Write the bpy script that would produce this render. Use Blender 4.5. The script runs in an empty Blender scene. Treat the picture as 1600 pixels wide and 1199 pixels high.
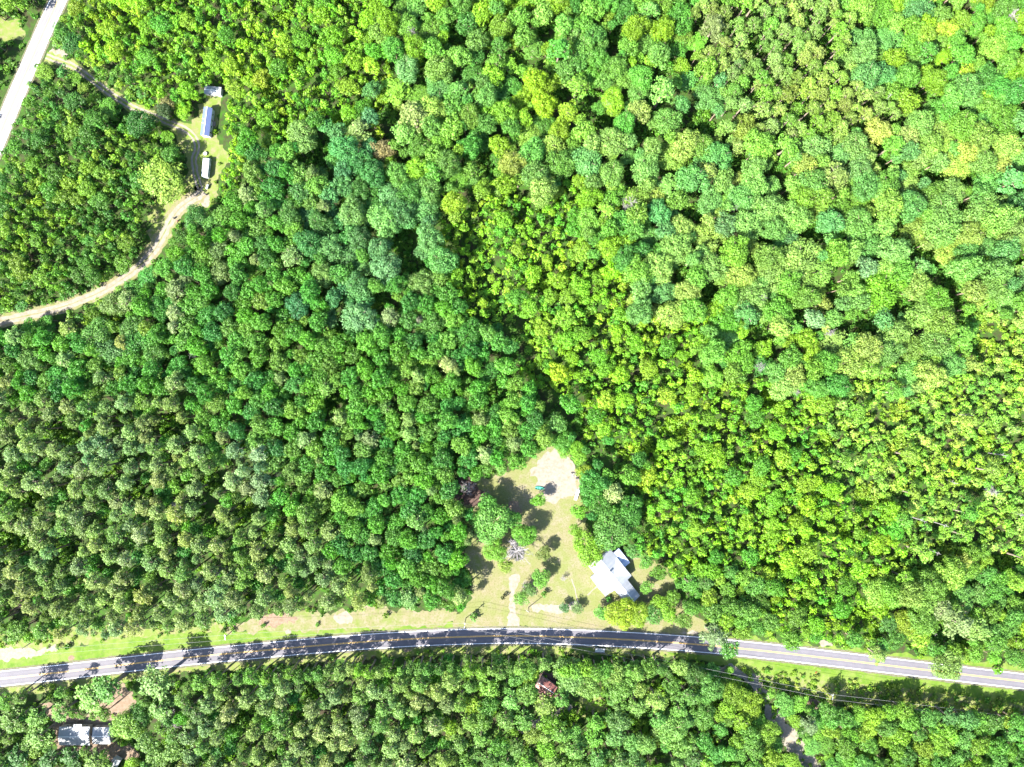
import bpy, bmesh, math, random
import numpy as np
from mathutils import Vector, Matrix, noise as mnoise

C = bpy.context.scene
col = C.collection
rnd = random.Random(7)
nr = np.random.default_rng(11)

# ------------------------------------------------------------------ camera, world, sun, exposure
H = 320.0            # flying height above the ground
F = 1067.0           # focal length in photo pixels (photo is 1600 wide)
cam = bpy.data.cameras.new('camera'); cam.sensor_width = 36.0; cam.lens = 36.0 * F / 1600.0
cam.clip_start = 1.0; cam.clip_end = 6000.0
co = bpy.data.objects.new('camera', cam); co.location = (0, 0, H); co.rotation_euler = (0, 0, 0)
col.objects.link(co); C.camera = co

EL = math.radians(43.0); AZ = math.radians(38.0)        # shadows run to the upper right
sdir = Vector((-math.cos(AZ) * math.cos(EL), -math.sin(AZ) * math.cos(EL), math.sin(EL)))
w = bpy.data.worlds.new('World'); C.world = w; w.use_nodes = True
nt = w.node_tree
sky = nt.nodes.new('ShaderNodeTexSky'); sky.sky_type = 'NISHITA'; sky.sun_disc = False
sky.sun_elevation = EL; sky.sun_rotation = math.atan2(sdir.x, sdir.y)
bg = nt.nodes['Background']; bg.inputs['Strength'].default_value = 0.10
nt.links.new(sky.outputs[0], bg.inputs[0])
sl = bpy.data.lights.new('sun', 'SUN'); sl.energy = 5.0; sl.angle = math.radians(0.5); sl.color = (1.0, 0.95, 0.86)
so = bpy.data.objects.new('sun', sl); so.rotation_euler = sdir.to_track_quat('Z', 'Y').to_euler(); so.location = (0, 0, 100)
col.objects.link(so)
C.view_settings.view_transform = 'Standard'; C.view_settings.look = 'None'
C.view_settings.exposure = 2.8; C.view_settings.gamma = 1.0; C.view_settings.use_curve_mapping = False
C.cycles.max_bounces = 5; C.cycles.diffuse_bounces = 2; C.cycles.glossy_bounces = 2
C.cycles.transmission_bounces = 2; C.cycles.transparent_max_bounces = 4
C.cycles.sample_clamp_indirect = 4.0

# ------------------------------------------------------------------ helpers
def W(px, py, z=0.0):                                    # photo pixel seen at height z -> world point
    k = (H - z) / F
    return Vector(((px - 800.0) * k, (599.5 - py) * k, z))
def base_of(px, py, z):                                  # photo pixel of the ground point under a point seen at height z
    k = (H - z) / H
    return 800 + (px - 800) * k, 599.5 + (py - 599.5) * k
def lin(c):
    return tuple(((v / 255.0) / 12.92 if v <= 10 else (((v / 255.0) + 0.055) / 1.055) ** 2.4) for v in c)
def tag(o, label=None, cat=None, group=None, kind=None):
    if label: o['label'] = label
    if cat: o['category'] = cat
    if group: o['group'] = group
    if kind: o['kind'] = kind
    return o
def empty(name, loc, rz=0.0):
    o = bpy.data.objects.new(name, None); o.location = loc; o.rotation_euler = (0, 0, rz)
    o.empty_display_size = 0.5
    col.objects.link(o); return o
def link_mesh(name, me, parent=None):
    o = bpy.data.objects.new(name, me); col.objects.link(o)
    if parent is not None: o.parent = parent
    return o

def nmat(name):
    m = bpy.data.materials.new(name); m.use_nodes = True
    return m, m.node_tree.nodes, m.node_tree.links, m.node_tree.nodes['Principled BSDF']
def simple(name, c, rough=0.7, metal=0.0, spec=0.3, var=0.25, scale=1.5, bump=0.0):
    m, N, L, b = nmat(name)
    tc = N.new('ShaderNodeTexCoord'); no = N.new('ShaderNodeTexNoise'); no.inputs['Scale'].default_value = scale
    no.inputs['Detail'].default_value = 6
    L.new(tc.outputs['Object'], no.inputs['Vector'])
    mx = N.new('ShaderNodeMix'); mx.data_type = 'RGBA'
    mx.inputs[6].default_value = (*[v * (1 - var) for v in c], 1); mx.inputs[7].default_value = (*[min(1, v * (1 + var)) for v in c], 1)
    L.new(no.outputs['Fac'], mx.inputs[0]); L.new(mx.outputs[2], b.inputs['Base Color'])
    b.inputs['Roughness'].default_value = rough; b.inputs['Metallic'].default_value = metal
    b.inputs['Specular IOR Level'].default_value = spec
    if bump:
        bp = N.new('ShaderNodeBump'); bp.inputs['Strength'].default_value = bump
        L.new(no.outputs['Fac'], bp.inputs['Height']); L.new(bp.outputs[0], b.inputs['Normal'])
    return m
def layered(name, cols, scales, rough=0.9, thr=None):
    """ground cover: several colours mixed by noises of different size (world coordinates)"""
    m, N, L, b = nmat(name)
    ge = N.new('ShaderNodeNewGeometry')
    cur = None
    for i, c in enumerate(cols):
        if cur is None:
            rgb = N.new('ShaderNodeRGB'); rgb.outputs[0].default_value = (*c, 1); cur = rgb.outputs[0]; continue
        no = N.new('ShaderNodeTexNoise'); no.inputs['Scale'].default_value = scales[i - 1]
        no.inputs['Detail'].default_value = 7; no.inputs['Roughness'].default_value = 0.65
        mp = N.new('ShaderNodeMapping'); mp.inputs['Location'].default_value = (13.7 * i, -7.1 * i, 3.3 * i)
        L.new(ge.outputs['Position'], mp.inputs['Vector']); L.new(mp.outputs[0], no.inputs['Vector'])
        rp = N.new('ShaderNodeValToRGB'); t = (thr[i - 1] if thr else 0.5)
        rp.color_ramp.elements[0].position = t - 0.11; rp.color_ramp.elements[1].position = t + 0.11
        L.new(no.outputs['Fac'], rp.inputs[0])
        mx = N.new('ShaderNodeMix'); mx.data_type = 'RGBA'
        L.new(rp.outputs[0], mx.inputs[0]); L.new(cur, mx.inputs[6]); mx.inputs[7].default_value = (*c, 1); cur = mx.outputs[2]
    L.new(cur, b.inputs['Base Color']); b.inputs['Roughness'].default_value = rough
    b.inputs['Specular IOR Level'].default_value = 0.15
    return m

def leaf_material():
    m, N, L, b = nmat('leaves')
    at = N.new('ShaderNodeAttribute'); at.attribute_type = 'INSTANCER'; at.attribute_name = 'tint'
    lv = N.new('ShaderNodeAttribute'); lv.attribute_type = 'GEOMETRY'; lv.attribute_name = 'lv'
    # lv.x: brightness of a leaf spray, lv.y: shift towards yellow
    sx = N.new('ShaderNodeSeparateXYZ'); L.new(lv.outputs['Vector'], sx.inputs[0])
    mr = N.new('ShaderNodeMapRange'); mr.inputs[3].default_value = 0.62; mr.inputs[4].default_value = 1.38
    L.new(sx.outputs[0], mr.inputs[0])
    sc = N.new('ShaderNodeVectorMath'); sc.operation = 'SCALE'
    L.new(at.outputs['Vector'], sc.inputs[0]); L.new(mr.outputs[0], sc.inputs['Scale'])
    yl = N.new('ShaderNodeMix'); yl.data_type = 'RGBA'; yl.blend_type = 'MULTIPLY'
    yl.inputs[7].default_value = (1.15, 1.05, 0.6, 1)
    L.new(sx.outputs[1], yl.inputs[0]); L.new(sc.outputs[0], yl.inputs[6])
    L.new(yl.outputs[2], b.inputs['Base Color'])
    b.inputs['Roughness'].default_value = 0.55; b.inputs['Specular IOR Level'].default_value = 0.25
    tr = N.new('ShaderNodeBsdfTranslucent')
    t2 = N.new('ShaderNodeMix'); t2.data_type = 'RGBA'; t2.blend_type = 'MULTIPLY'; t2.inputs[0].default_value = 1.0
    t2.inputs[7].default_value = (1.1, 1.25, 0.5, 1)
    L.new(yl.outputs[2], t2.inputs[6]); L.new(t2.outputs[2], tr.inputs[0])
    ms = N.new('ShaderNodeMixShader'); ms.inputs[0].default_value = 0.36
    L.new(b.outputs[0], ms.inputs[1]); L.new(tr.outputs[0], ms.inputs[2])
    L.new(ms.outputs[0], N['Material Output'].inputs[0])
    return m
LEAF = leaf_material()
BARK = simple('bark', (0.16, 0.12, 0.09), 0.9, scale=3, var=0.4)
PINEBARK = simple('pine_bark', (0.14, 0.115, 0.09), 0.9, scale=3, var=0.4)
DEADBARK = simple('dead_bark', (0.15, 0.14, 0.14), 0.9, scale=2, var=0.35)

# ------------------------------------------------------------------ polygons of the setting, in photo pixels at ground level
def interp(line, n=6):                                    # Catmull-Rom through the points
    P = [np.array(p, float) for p in line]; P = [2 * P[0] - P[1]] + P + [2 * P[-1] - P[-2]]
    out = []
    for i in range(1, len(P) - 2):
        for t in np.arange(n) / n:
            a, b, c, d = P[i - 1:i + 3]
            out.append(0.5 * ((2 * b) + (-a + c) * t + (2 * a - 5 * b + 4 * c - d) * t * t + (-a + 3 * b - 3 * c + d) * t ** 3))
    out.append(P[-2]); return np.array(out)
MAIN = [(-620, 1150), (-300, 1100), (-150, 1077), (0, 1061), (100, 1050), (200, 1038), (300, 1027), (400, 1017.5), (500, 1008.5), (600, 1001), (700, 996),
        (800, 993.8), (900, 996), (1000, 1000.8), (1100, 1008), (1200, 1018), (1300, 1029.5), (1400, 1041.5), (1500, 1053.3), (1600, 1065), (1750, 1083), (1950, 1108), (2250, 1150)]
SIDE = [(350, -520), (220, -260), (150, -120), (118, -55), (91.5, 0), (77, 31), (63, 62), (48, 97), (20, 162), (-9, 232), (-60, 350), (-170, 600), (-300, 880)]
DIRT = [(-420, 560), (-200, 535), (-60, 514), (0, 502), (50, 492), (100, 479), (145, 462), (177, 446), (215, 418), (240, 393), (256, 365), (268, 343), (285, 322), (305, 309), (318, 299)]
DRIVE = [(72, 88), (88, 94), (103, 99), (120, 107), (136, 119), (152, 131), (166, 142), (190, 158), (215, 172), (238, 181), (262, 191), (285, 200), (302, 213), (308, 232), (303, 252), (308, 280), (314, 296)]
mainL, sideL, dirtL, driveL = interp(MAIN), interp(SIDE), interp(DIRT), interp(DRIVE)

def dist_line(px, py, line):
    a = line[:-1]; d = line[1:] - a; p = np.array([px, py]) - a
    t = np.clip((p * d).sum(1) / (d * d).sum(1), 0, 1)
    q = p - d * t[:, None]
    return math.sqrt((q * q).sum(1).min())
def inpoly(px, py, poly):
    c = False; n = len(poly); j = n - 1
    for i in range(n):
        xi, yi = poly[i]; xj, yj = poly[j]
        if (yi > py) != (yj > py) and px < (xj - xi) * (py - yi) / (yj - yi) + xi: c = not c
        j = i
    return c

def ribbon(name, line, offs_l, offs_r, z, mat, parent=None, jag=0.0, crown=0.0):
    """strip between two sideways offsets (in metres) of a centre line"""
    P = [W(p[0], p[1], 0) for p in line]
    # resample finely
    Q = [P[0]]
    for a, b in zip(P[:-1], P[1:]):
        n = max(1, int((b - a).length / 2.0))
        for k in range(1, n + 1): Q.append(a.lerp(b, k / n))
    vs, fs = [], []
    for i, p in enumerate(Q):
        t = (Q[min(i + 1, len(Q) - 1)] - Q[max(i - 1, 0)]).normalized(); nn = Vector((-t.y, t.x, 0))
        jl = jag * mnoise.noise(p * 0.35) + jag * .6 * mnoise.noise(p * 1.3); jr = jag * mnoise.noise(p * 0.35 + Vector((50, 9, 0)))+ jag * .6 * mnoise.noise(p * 1.3+ Vector((50, 9, 0)))
        for o in (offs_l + jl, offs_r + jr):
            v = p + nn * o; vs.append((v.x, v.y, z))
        if i: k = 2 * i; fs.append((k - 2, k - 1, k + 1, k))
    me = bpy.data.meshes.new(name); me.from_pydata(vs, [], fs); me.materials.append(mat)
    return link_mesh(name, me, parent)

def patch(name, poly, z, mat, jag=1.0, step=1.2, freq=0.25):
    """ground sheet with a ragged natural edge"""
    pts = []
    n = len(poly)
    for i in range(n):
        a = W(*poly[i]); b = W(*poly[(i + 1) % n])
        k = max(1, int((b - a).length / step))
        for j in range(k): pts.append(a.lerp(b, j / k))
    # smooth the corners
    for _ in range(3):
        pts = [(pts[i - 1] + pts[i] * 2 + pts[(i + 1) % len(pts)]) / 4 for i in range(len(pts))]
    cen = sum(pts, Vector()) / len(pts)
    out = []
    for i, p in enumerate(pts):
        t = pts[(i + 1) % len(pts)] - pts[i - 1]; nn = Vector((-t.y, t.x, 0)).normalized()
        d = jag * (mnoise.noise(p * freq + Vector((z * 900, 0, 0))) * 1.4 + mnoise.noise(p * freq * 3.7) * .7 + mnoise.noise(p * freq * 9) * .35)
        out.append(p + nn * d)
    bm = bmesh.new()
    vv = [bm.verts.new((p.x, p.y, z)) for p in out]
    ee = [bm.edges.new((vv[i], vv[(i + 1) % len(vv)])) for i in range(len(vv))]
    bmesh.ops.triangle_fill(bm, use_beauty=True, use_dissolve=False, edges=ee, normal=(0, 0, 1))
    for f in bm.faces:
        if f.normal.z < 0: f.normal_flip()
    me = bpy.data.meshes.new(name); bm.to_mesh(me); bm.free(); me.materials.append(mat)
    return link_mesh(name, me)

G = 6.6                                                   # how much brighter than its albedo sunlit flat ground shows
def A(r, g, b, k=1.0): return tuple(v / G * k for v in lin((r, g, b)))
M_floor = layered('forest_floor', [A(90, 130, 50), A(120, 105, 80, .8), A(100, 170, 40), A(130, 125, 95)], [0.12, 0.3, 0.9], thr=[0.5, 0.52, 0.62])
M_verge = layered('verge_grass', [A(172, 218, 72), A(140, 196, 58), A(205, 226, 118), A(222, 212, 160)], [0.35, 0.12, 0.8], thr=[0.52, 0.55, 0.66])
M_dry = layered('dry_grass', [A(218, 208, 158), A(190, 210, 110), A(238, 222, 190), A(170, 190, 90)], [0.12, 0.3, 1.1], thr=[0.52, 0.55, 0.6])
M_lawn = layered('lawn', [A(224, 210, 165), A(202, 212, 130), A(236, 220, 190), A(176, 184, 96)], [0.06, 0.22, 1.6], thr=[0.46, 0.58, 0.58])
M_sand = layered('sand', [A(238, 224, 204), A(226, 210, 184), A(244, 234, 220), A(196, 192, 136)], [0.25, 0.8, 0.5], thr=[0.5, 0.5, 0.64])
M_clay = layered('bare_soil', [A(226, 196, 165), A(205, 175, 145), A(240, 215, 190)], [0.3, 0.9], thr=[0.5, 0.55])
M_litter = layered('leaf_litter', [A(190, 150, 140, .7), A(150, 120, 110, .7), A(215, 185, 170, .7)], [0.5, 1.4], thr=[0.5, 0.58])
M_glade = layered('glade_grass', [A(205, 220, 120), A(175, 215, 80), A(226, 214, 165)], [0.2, 0.5], thr=[0.5, 0.56])

def asphalt(name, c, c2):
    m, N, L, b = nmat(name)
    ge = N.new('ShaderNodeNewGeometry')
    n1 = N.new('ShaderNodeTexNoise'); n1.inputs['Scale'].default_value = 0.25; n1.inputs['Detail'].default_value = 5
    n2 = N.new('ShaderNodeTexNoise'); n2.inputs['Scale'].default_value = 9; n2.inputs['Detail'].default_value = 2
    L.new(ge.outputs['Position'], n1.inputs['Vector']); L.new(ge.outputs['Position'], n2.inputs['Vector'])
    ad = N.new('ShaderNodeMath'); ad.operation = 'ADD'; L.new(n1.outputs['Fac'], ad.inputs[0]); L.new(n2.outputs['Fac'], ad.inputs[1])
    mr = N.new('ShaderNodeMapRange'); mr.inputs[1].default_value = 0.7; mr.inputs[2].default_value = 1.3; L.new(ad.outputs[0], mr.inputs[0])
    mx = N.new('ShaderNodeMix'); mx.data_type = 'RGBA'; mx.inputs[6].default_value = (*c, 1); mx.inputs[7].default_value = (*c2, 1)
    L.new(mr.outputs[0], mx.inputs[0]); L.new(mx.outputs[2], b.inputs['Base Color'])
    b.inputs['Roughness'].default_value = 0.85; b.inputs['Specular IOR Level'].default_value = 0.3
    return m
M_asph = asphalt('asphalt', (0.064, 0.061, 0.073), (0.088, 0.084, 0.097))
M_asph2 = asphalt('glare_pale_asphalt', (0.10, 0.098, 0.104), (0.13, 0.126, 0.13))  # side road: same asphalt, view glare put into a paler base colour
M_white = simple('white_line_paint', (0.62, 0.62, 0.64), 0.6, var=0.3, scale=2.5)
M_yellow = simple('yellow_line_paint', (0.52, 0.30, 0.055), 0.6, var=0.25, scale=2.5)
M_shoulder = layered('shoulder_gravel', [A(178, 174, 140), A(160, 172, 100), A(206, 198, 184)], [0.4, 1.2], thr=[0.52, 0.55])

# ------------------------------------------------------------------ ground, roads, paths
bm = bmesh.new(); bmesh.ops.create_grid(bm, x_segments=60, y_segments=60, size=3000)
me = bpy.data.meshes.new('ground'); bm.to_mesh(me); bm.free(); me.materials.append(M_floor)
tag(link_mesh('ground', me), kind='structure')

VERGE_N = [(-300, 1040), (-100, 1012), (0, 1008), (60, 1014), (120, 1010), (200, 996), (300, 990), (400, 986), (500, 981), (600, 978), (700, 972), (712, 971), (712, 986), (600, 992), (400, 1008), (200, 1029), (0, 1053), (-300, 1094)]
DRY_N = [(340, 985), (420, 962), (500, 955), (600, 950), (640, 952), (720, 955), (712, 975), (600, 982), (400, 990)]
DRY_W = [(-300, 1030), (-60, 1000), (60, 985), (130, 978), (200, 985), (280, 975), (350, 968), (350, 990), (200, 1002), (100, 1015), (-60, 1030), (-300, 1060)]
VERGE_S = [(1035, 1016), (1100, 1019), (1200, 1030), (1300, 1042), (1400, 1055), (1500, 1068), (1600, 1079), (1800, 1103), (1950, 1122), (1950, 1150), (1800, 1130), (1600, 1102), (1500, 1088), (1400, 1075), (1300, 1066), (1200, 1054), (1130, 1040), (1050, 1024)]
VERGE_NE = [(1040, 985), (1100, 988), (1200, 1000), (1300, 1010), (1400, 1022), (1500, 1030), (1600, 1040), (1950, 1080), (1950, 1107), (1600, 1064), (1300, 1029), (1200, 1018), (1100, 1008), (1040, 1003)]
STRIP_S = [(-300, 1106), (0, 1074), (100, 1062), (200, 1050), (300, 1040), (400, 1031), (600, 1015), (800, 1006), (1000, 1012), (1100, 1020), (1110, 1030), (1000, 1026), (800, 1020), (600, 1028), (400, 1042), (300, 1050), (200, 1066), (100, 1078), (0, 1090), (-300, 1130)]
BRUSH = [(1150, 1042), (1250, 1052), (1400, 1068), (1600, 1094), (1800, 1120), (1800, 1150), (1600, 1126), (1450, 1108), (1320, 1100), (1250, 1085), (1180, 1062)]
YARD = [(862, 696), (888, 706), (903, 735), (912, 790), (918, 828), (940, 850), (975, 858), (1005, 866), (1045, 890), (1060, 930), (1075, 960), (1110, 975), (1110, 996), (1000, 990), (900, 984), (800, 982), (706, 986), (712, 964), (735, 938), (738, 900), (722, 870), (738, 845), (742, 800), (722, 785), (730, 752), (790, 740), (815, 728), (840, 706)]
RING = [(862, 700), (884, 708), (900, 735), (904, 765), (884, 775), (868, 790), (850, 775), (838, 748), (826, 735), (845, 712)]
GLADE = [(296, 190), (318, 160), (325, 150), (345, 152), (345, 165), (338, 185), (335, 215), (350, 225), (358, 245), (352, 265), (335, 285), (342, 300), (335, 322), (315, 328), (296, 330), (280, 350), (262, 378), (240, 402), (222, 402), (228, 380), (235, 345), (232, 320), (250, 305), (270, 290), (290, 275), (294, 255), (288, 235), (276, 225), (272, 205)]
HOUSE2 = [(60, 1098), (120, 1108), (160, 1085), (185, 1065), (212, 1082), (208, 1105), (185, 1125), (175, 1160), (215, 1165), (220, 1182), (185, 1190), (150, 1180), (90, 1175), (80, 1130)]
NWCLEAR = [(-60, 20), (0, 26), (22, 30), (40, 44), (38, 60), (20, 66), (0, 62), (-60, 66)]

def setting(o): tag(o, kind='structure'); return o
setting(patch('grass_verge', VERGE_N, 0.020, M_verge, 1.0))
setting(patch('dry_grass_strip', DRY_N, 0.024, M_dry, 2.0))
setting(patch('dry_grass_strip', DRY_W, 0.012, M_glade, 1.8))
setting(patch('grass_verge', VERGE_S, 0.020, M_verge, 1.0))
setting(patch('grass_verge', VERGE_NE, 0.020, M_verge, 1.5))
setting(patch('grass_verge', STRIP_S, 0.012, M_glade, 1.2))
setting(patch('brush_ground', BRUSH, 0.012, M_glade, 2.0))
setting(patch('lawn', YARD, 0.028, M_lawn, 1.6))
setting(patch('sandy_ground', RING, 0.034, M_sand, 2.2))
setting(patch('grassy_glade', GLADE, 0.016, M_glade, 2.0))
setting(patch('bare_yard', HOUSE2, 0.016, M_clay, 2.0))
setting(patch('bare_soil', NWCLEAR, 0.016, M_glade, 1.5))
for poly, m, j in (
    ([(-40, 1015), (10, 1011), (50, 1018), (78, 1009), (92, 1013), (70, 1024), (20, 1032), (-40, 1036)], M_sand, 1.6),
    ([(104, 1026), (116, 1024), (118, 1032), (106, 1033)], M_clay, .5),
    ([(443, 984), (454, 982), (458, 990), (444, 991)], M_sand, .6),
    ([(520, 960), (548, 958), (555, 972), (528, 976)], M_sand, 1.4),
    ([(400, 966), (450, 958), (470, 966), (440, 978), (410, 980)], M_clay, 2),
    ([(628, 1014), (644, 1009), (646, 1016), (632, 1021)], M_clay, .8),
    ([(1140, 1040), (1155, 1044), (1180, 1056), (1196, 1072), (1202, 1092), (1196, 1098), (1180, 1080), (1160, 1062), (1142, 1052)], M_sand, 1.6),
    ([(1118, 1040), (1142, 1042), (1140, 1052), (1120, 1050)], M_sand, 1),
    ([(1192, 1090), (1212, 1104), (1256, 1158), (1286, 1200), (1296, 1230), (1276, 1232), (1250, 1196), (1226, 1165), (1196, 1118)], M_sand, 1.2),
    ([(1255, 1088), (1275, 1090), (1300, 1100), (1308, 1110), (1290, 1116), (1262, 1100)], M_clay, 1.5),
    ([(1278, 1000), (1300, 1002), (1303, 1009), (1282, 1010)], M_sand, 1),
    ([(1065, 985), (1092, 986), (1096, 996), (1066, 996)], M_sand, 1.5),
    ([(830, 1150), (800, 1140), (885, 1100), (900, 1104), (880, 1120)], M_sand, 1.2),
    ([(905, 1090), (940, 1088), (950, 1105), (925, 1118), (905, 1112)], M_glade, 2),
    ([(796, 900), (812, 896), (806, 930), (809, 962), (813, 984), (792, 984), (796, 950)], M_sand, 1.0),
    ([(795, 782), (808, 782), (818, 800), (806, 806), (796, 798)], M_clay, 1.0),
    ([(730, 866), (752, 862), (758, 886), (740, 900), (728, 886)], M_dry, 1.5),
    ([(715, 748), (735, 742), (756, 762), (750, 790), (728, 792), (706, 778)], M_litter, 2),
    ([(838, 1050), (868, 1052), (872, 1095), (840, 1096)], M_litter, 1.5),
    ([(828, 945), (900, 942), (915, 950), (880, 957), (830, 954)], M_sand, 1.2),
    ([(300, 318), (320, 302), (332, 312), (322, 325)], M_sand, 1.5),
    ([(300, 225), (312, 225), (311, 262), (300, 268), (296, 248)], M_sand, 1.2),
    ([(83, 66), (95, 72), (112, 96), (98, 104), (82, 92), (78, 80)], M_sand, 1.2),
    ([(14, 940), (34, 936), (36, 950), (20, 956)], M_clay, 1.2),
    ([(335, 690), (358, 680), (362, 690), (340, 702)], M_clay, 1.2),
):
    setting(patch('bare_soil' if m is not M_glade and m is not M_dry else 'dry_grass', poly, 0.040, m, j, step=.9))
# pale foot track and the old turning circle in the yard
tr_ = interp([(918, 905), (924, 922), (934, 934), (925, 946)], 5)
setting(ribbon('footpath', np.array([(934, 916), (926, 922), (918, 930)]), .35, -.35, .046, M_sand, jag=.3))
setting(ribbon('footpath', np.array([(893, 905), (898, 920), (901, 934), (905, 946)]), .3, -.3, .046, M_sand, jag=.4))

setting(ribbon('main_road_shoulder', mainL, 4.6, -4.6, .050, M_shoulder, jag=.35))
setting(ribbon('main_road', mainL, 3.75, -3.75, .062, M_asph))
for s in (1, -1):
    setting(ribbon('edge_line', mainL, s * 3.42 + .11, s * 3.42 - .11, .070, M_white))
    setting(ribbon('centre_line', mainL, s * .19 + .09, s * .19 - .09, .070, M_yellow))
setting(ribbon('side_road_shoulder', sideL, 4.7, -4.7, .050, M_shoulder, jag=.3))
setting(ribbon('side_road', sideL, 3.9, -3.9, .062, M_asph2))
for s in (1, -1):
    setting(ribbon('edge_line', sideL, s * 3.5 + .1, s * 3.5 - .1, .070, M_white))
    setting(ribbon('centre_line', sideL, s * .19 + .07, s * .19 - .07, .070, M_yellow))
M_tyre = asphalt('worn_wheel_path', (0.060, 0.058, 0.068), (0.078, 0.075, 0.086)); M_tyre2 = asphalt('pale_wheel_path', (0.09, 0.088, 0.092), (0.116, 0.112, 0.116))
for c_ in (-2.55, -1.0, 1.0, 2.55):
    setting(ribbon('wheel_path', mainL, c_ + .28, c_ - .28, .066, M_tyre, jag=.12)); setting(ribbon('wheel_path', sideL, c_ + .28, c_ - .28, .066, M_tyre2, jag=.12))
# dirt road with a slightly grassy middle, and the two-track drive
setting(ribbon('dirt_road_verge', dirtL, 3.6, -3.2, .044, M_dry, jag=1.3))
setting(ribbon('dirt_road', dirtL, 1.9, -1.9, .052, M_sand, jag=.7))
setting(ribbon('dirt_road_middle', dirtL, .25, -.25, .060, M_dry, jag=.35))
setting(ribbon('drive_grass', driveL, 2.6, -2.6, .044, M_glade, jag=1.2))
for s in (1, -1):
    setting(ribbon('drive_wheel_track', driveL, s * .95 + .5, s * .95 - .5, .052, M_sand, jag=.3))

# ------------------------------------------------------------------ mesh builder for man-made things
class MB:
    def __init__(s): s.v = []; s.f = []
    def box(s, x0, x1, y0, y1, z0, z1):
        k = len(s.v)
        s.v += [(x0, y0, z0), (x1, y0, z0), (x1, y1, z0), (x0, y1, z0), (x0, y0, z1), (x1, y0, z1), (x1, y1, z1), (x0, y1, z1)]
        s.f += [tuple(k + i for i in q) for q in ((3, 2, 1, 0), (4, 5, 6, 7), (0, 1, 5, 4), (1, 2, 6, 5), (2, 3, 7, 6), (3, 0, 4, 7))]
        return s
    def slab(s, quad, t):                                  # quad of 3D points, thickened downward
        k = len(s.v); n = len(quad)
        s.v += [tuple(q) for q in quad] + [(q[0], q[1], q[2] - t) for q in quad]
        s.f += [tuple(k + i for i in range(n)), tuple(k + n + i for i in reversed(range(n)))]
        for i in range(n):
            j = (i + 1) % n; s.f.append((k + i, k + n + i, k + n + j, k + j))
        return s
    def prism(s, poly, axis, a, b):                        # 2D polygon extruded along 'x' or 'y'
        k = len(s.v); n = len(poly)
        for t in (a, b):
            for (p, q) in poly: s.v.append((t, p, q) if axis == 'x' else (p, t, q))
        s.f += [tuple(k + i for i in range(n)), tuple(k + n + i for i in reversed(range(n)))]
        for i in range(n):
            j = (i + 1) % n; s.f.append((k + i, k + n + i, k + n + j, k + j))
        return s
    def tube(s, a, b, ra, rb=None, n=8):
        rb = ra if rb is None else rb
        a, b = Vector(a), Vector(b); d = (b - a).normalized()
        u = d.orthogonal().normalized(); v = d.cross(u); k = len(s.v)
        for p, r in ((a, ra), (b, rb)):
            for i in range(n):
                t = 2 * math.pi * i / n; q = p + u * math.cos(t) * r + v * math.sin(t) * r; s.v.append(tuple(q))
        for i in range(n):
            j = (i + 1) % n; s.f.append((k + i, k + j, k + n + j, k + n + i))
        s.f += [tuple(k + i for i in reversed(range(n))), tuple(k + n + i for i in range(n))]
        return s
    def build(s, name, mat, parent=None, bevel=0.0):
        me = bpy.data.meshes.new(name); me.from_pydata(s.v, [], s.f); me.materials.append(mat)
        bm = bmesh.new(); bm.from_mesh(me); bmesh.ops.recalc_face_normals(bm, faces=bm.faces)
        if bevel: bmesh.ops.bevel(bm, geom=list(bm.edges), offset=bevel, segments=2, profile=.6, affect='EDGES')
        bm.to_mesh(me); bm.free()
        return link_mesh(name, me, parent)

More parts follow.
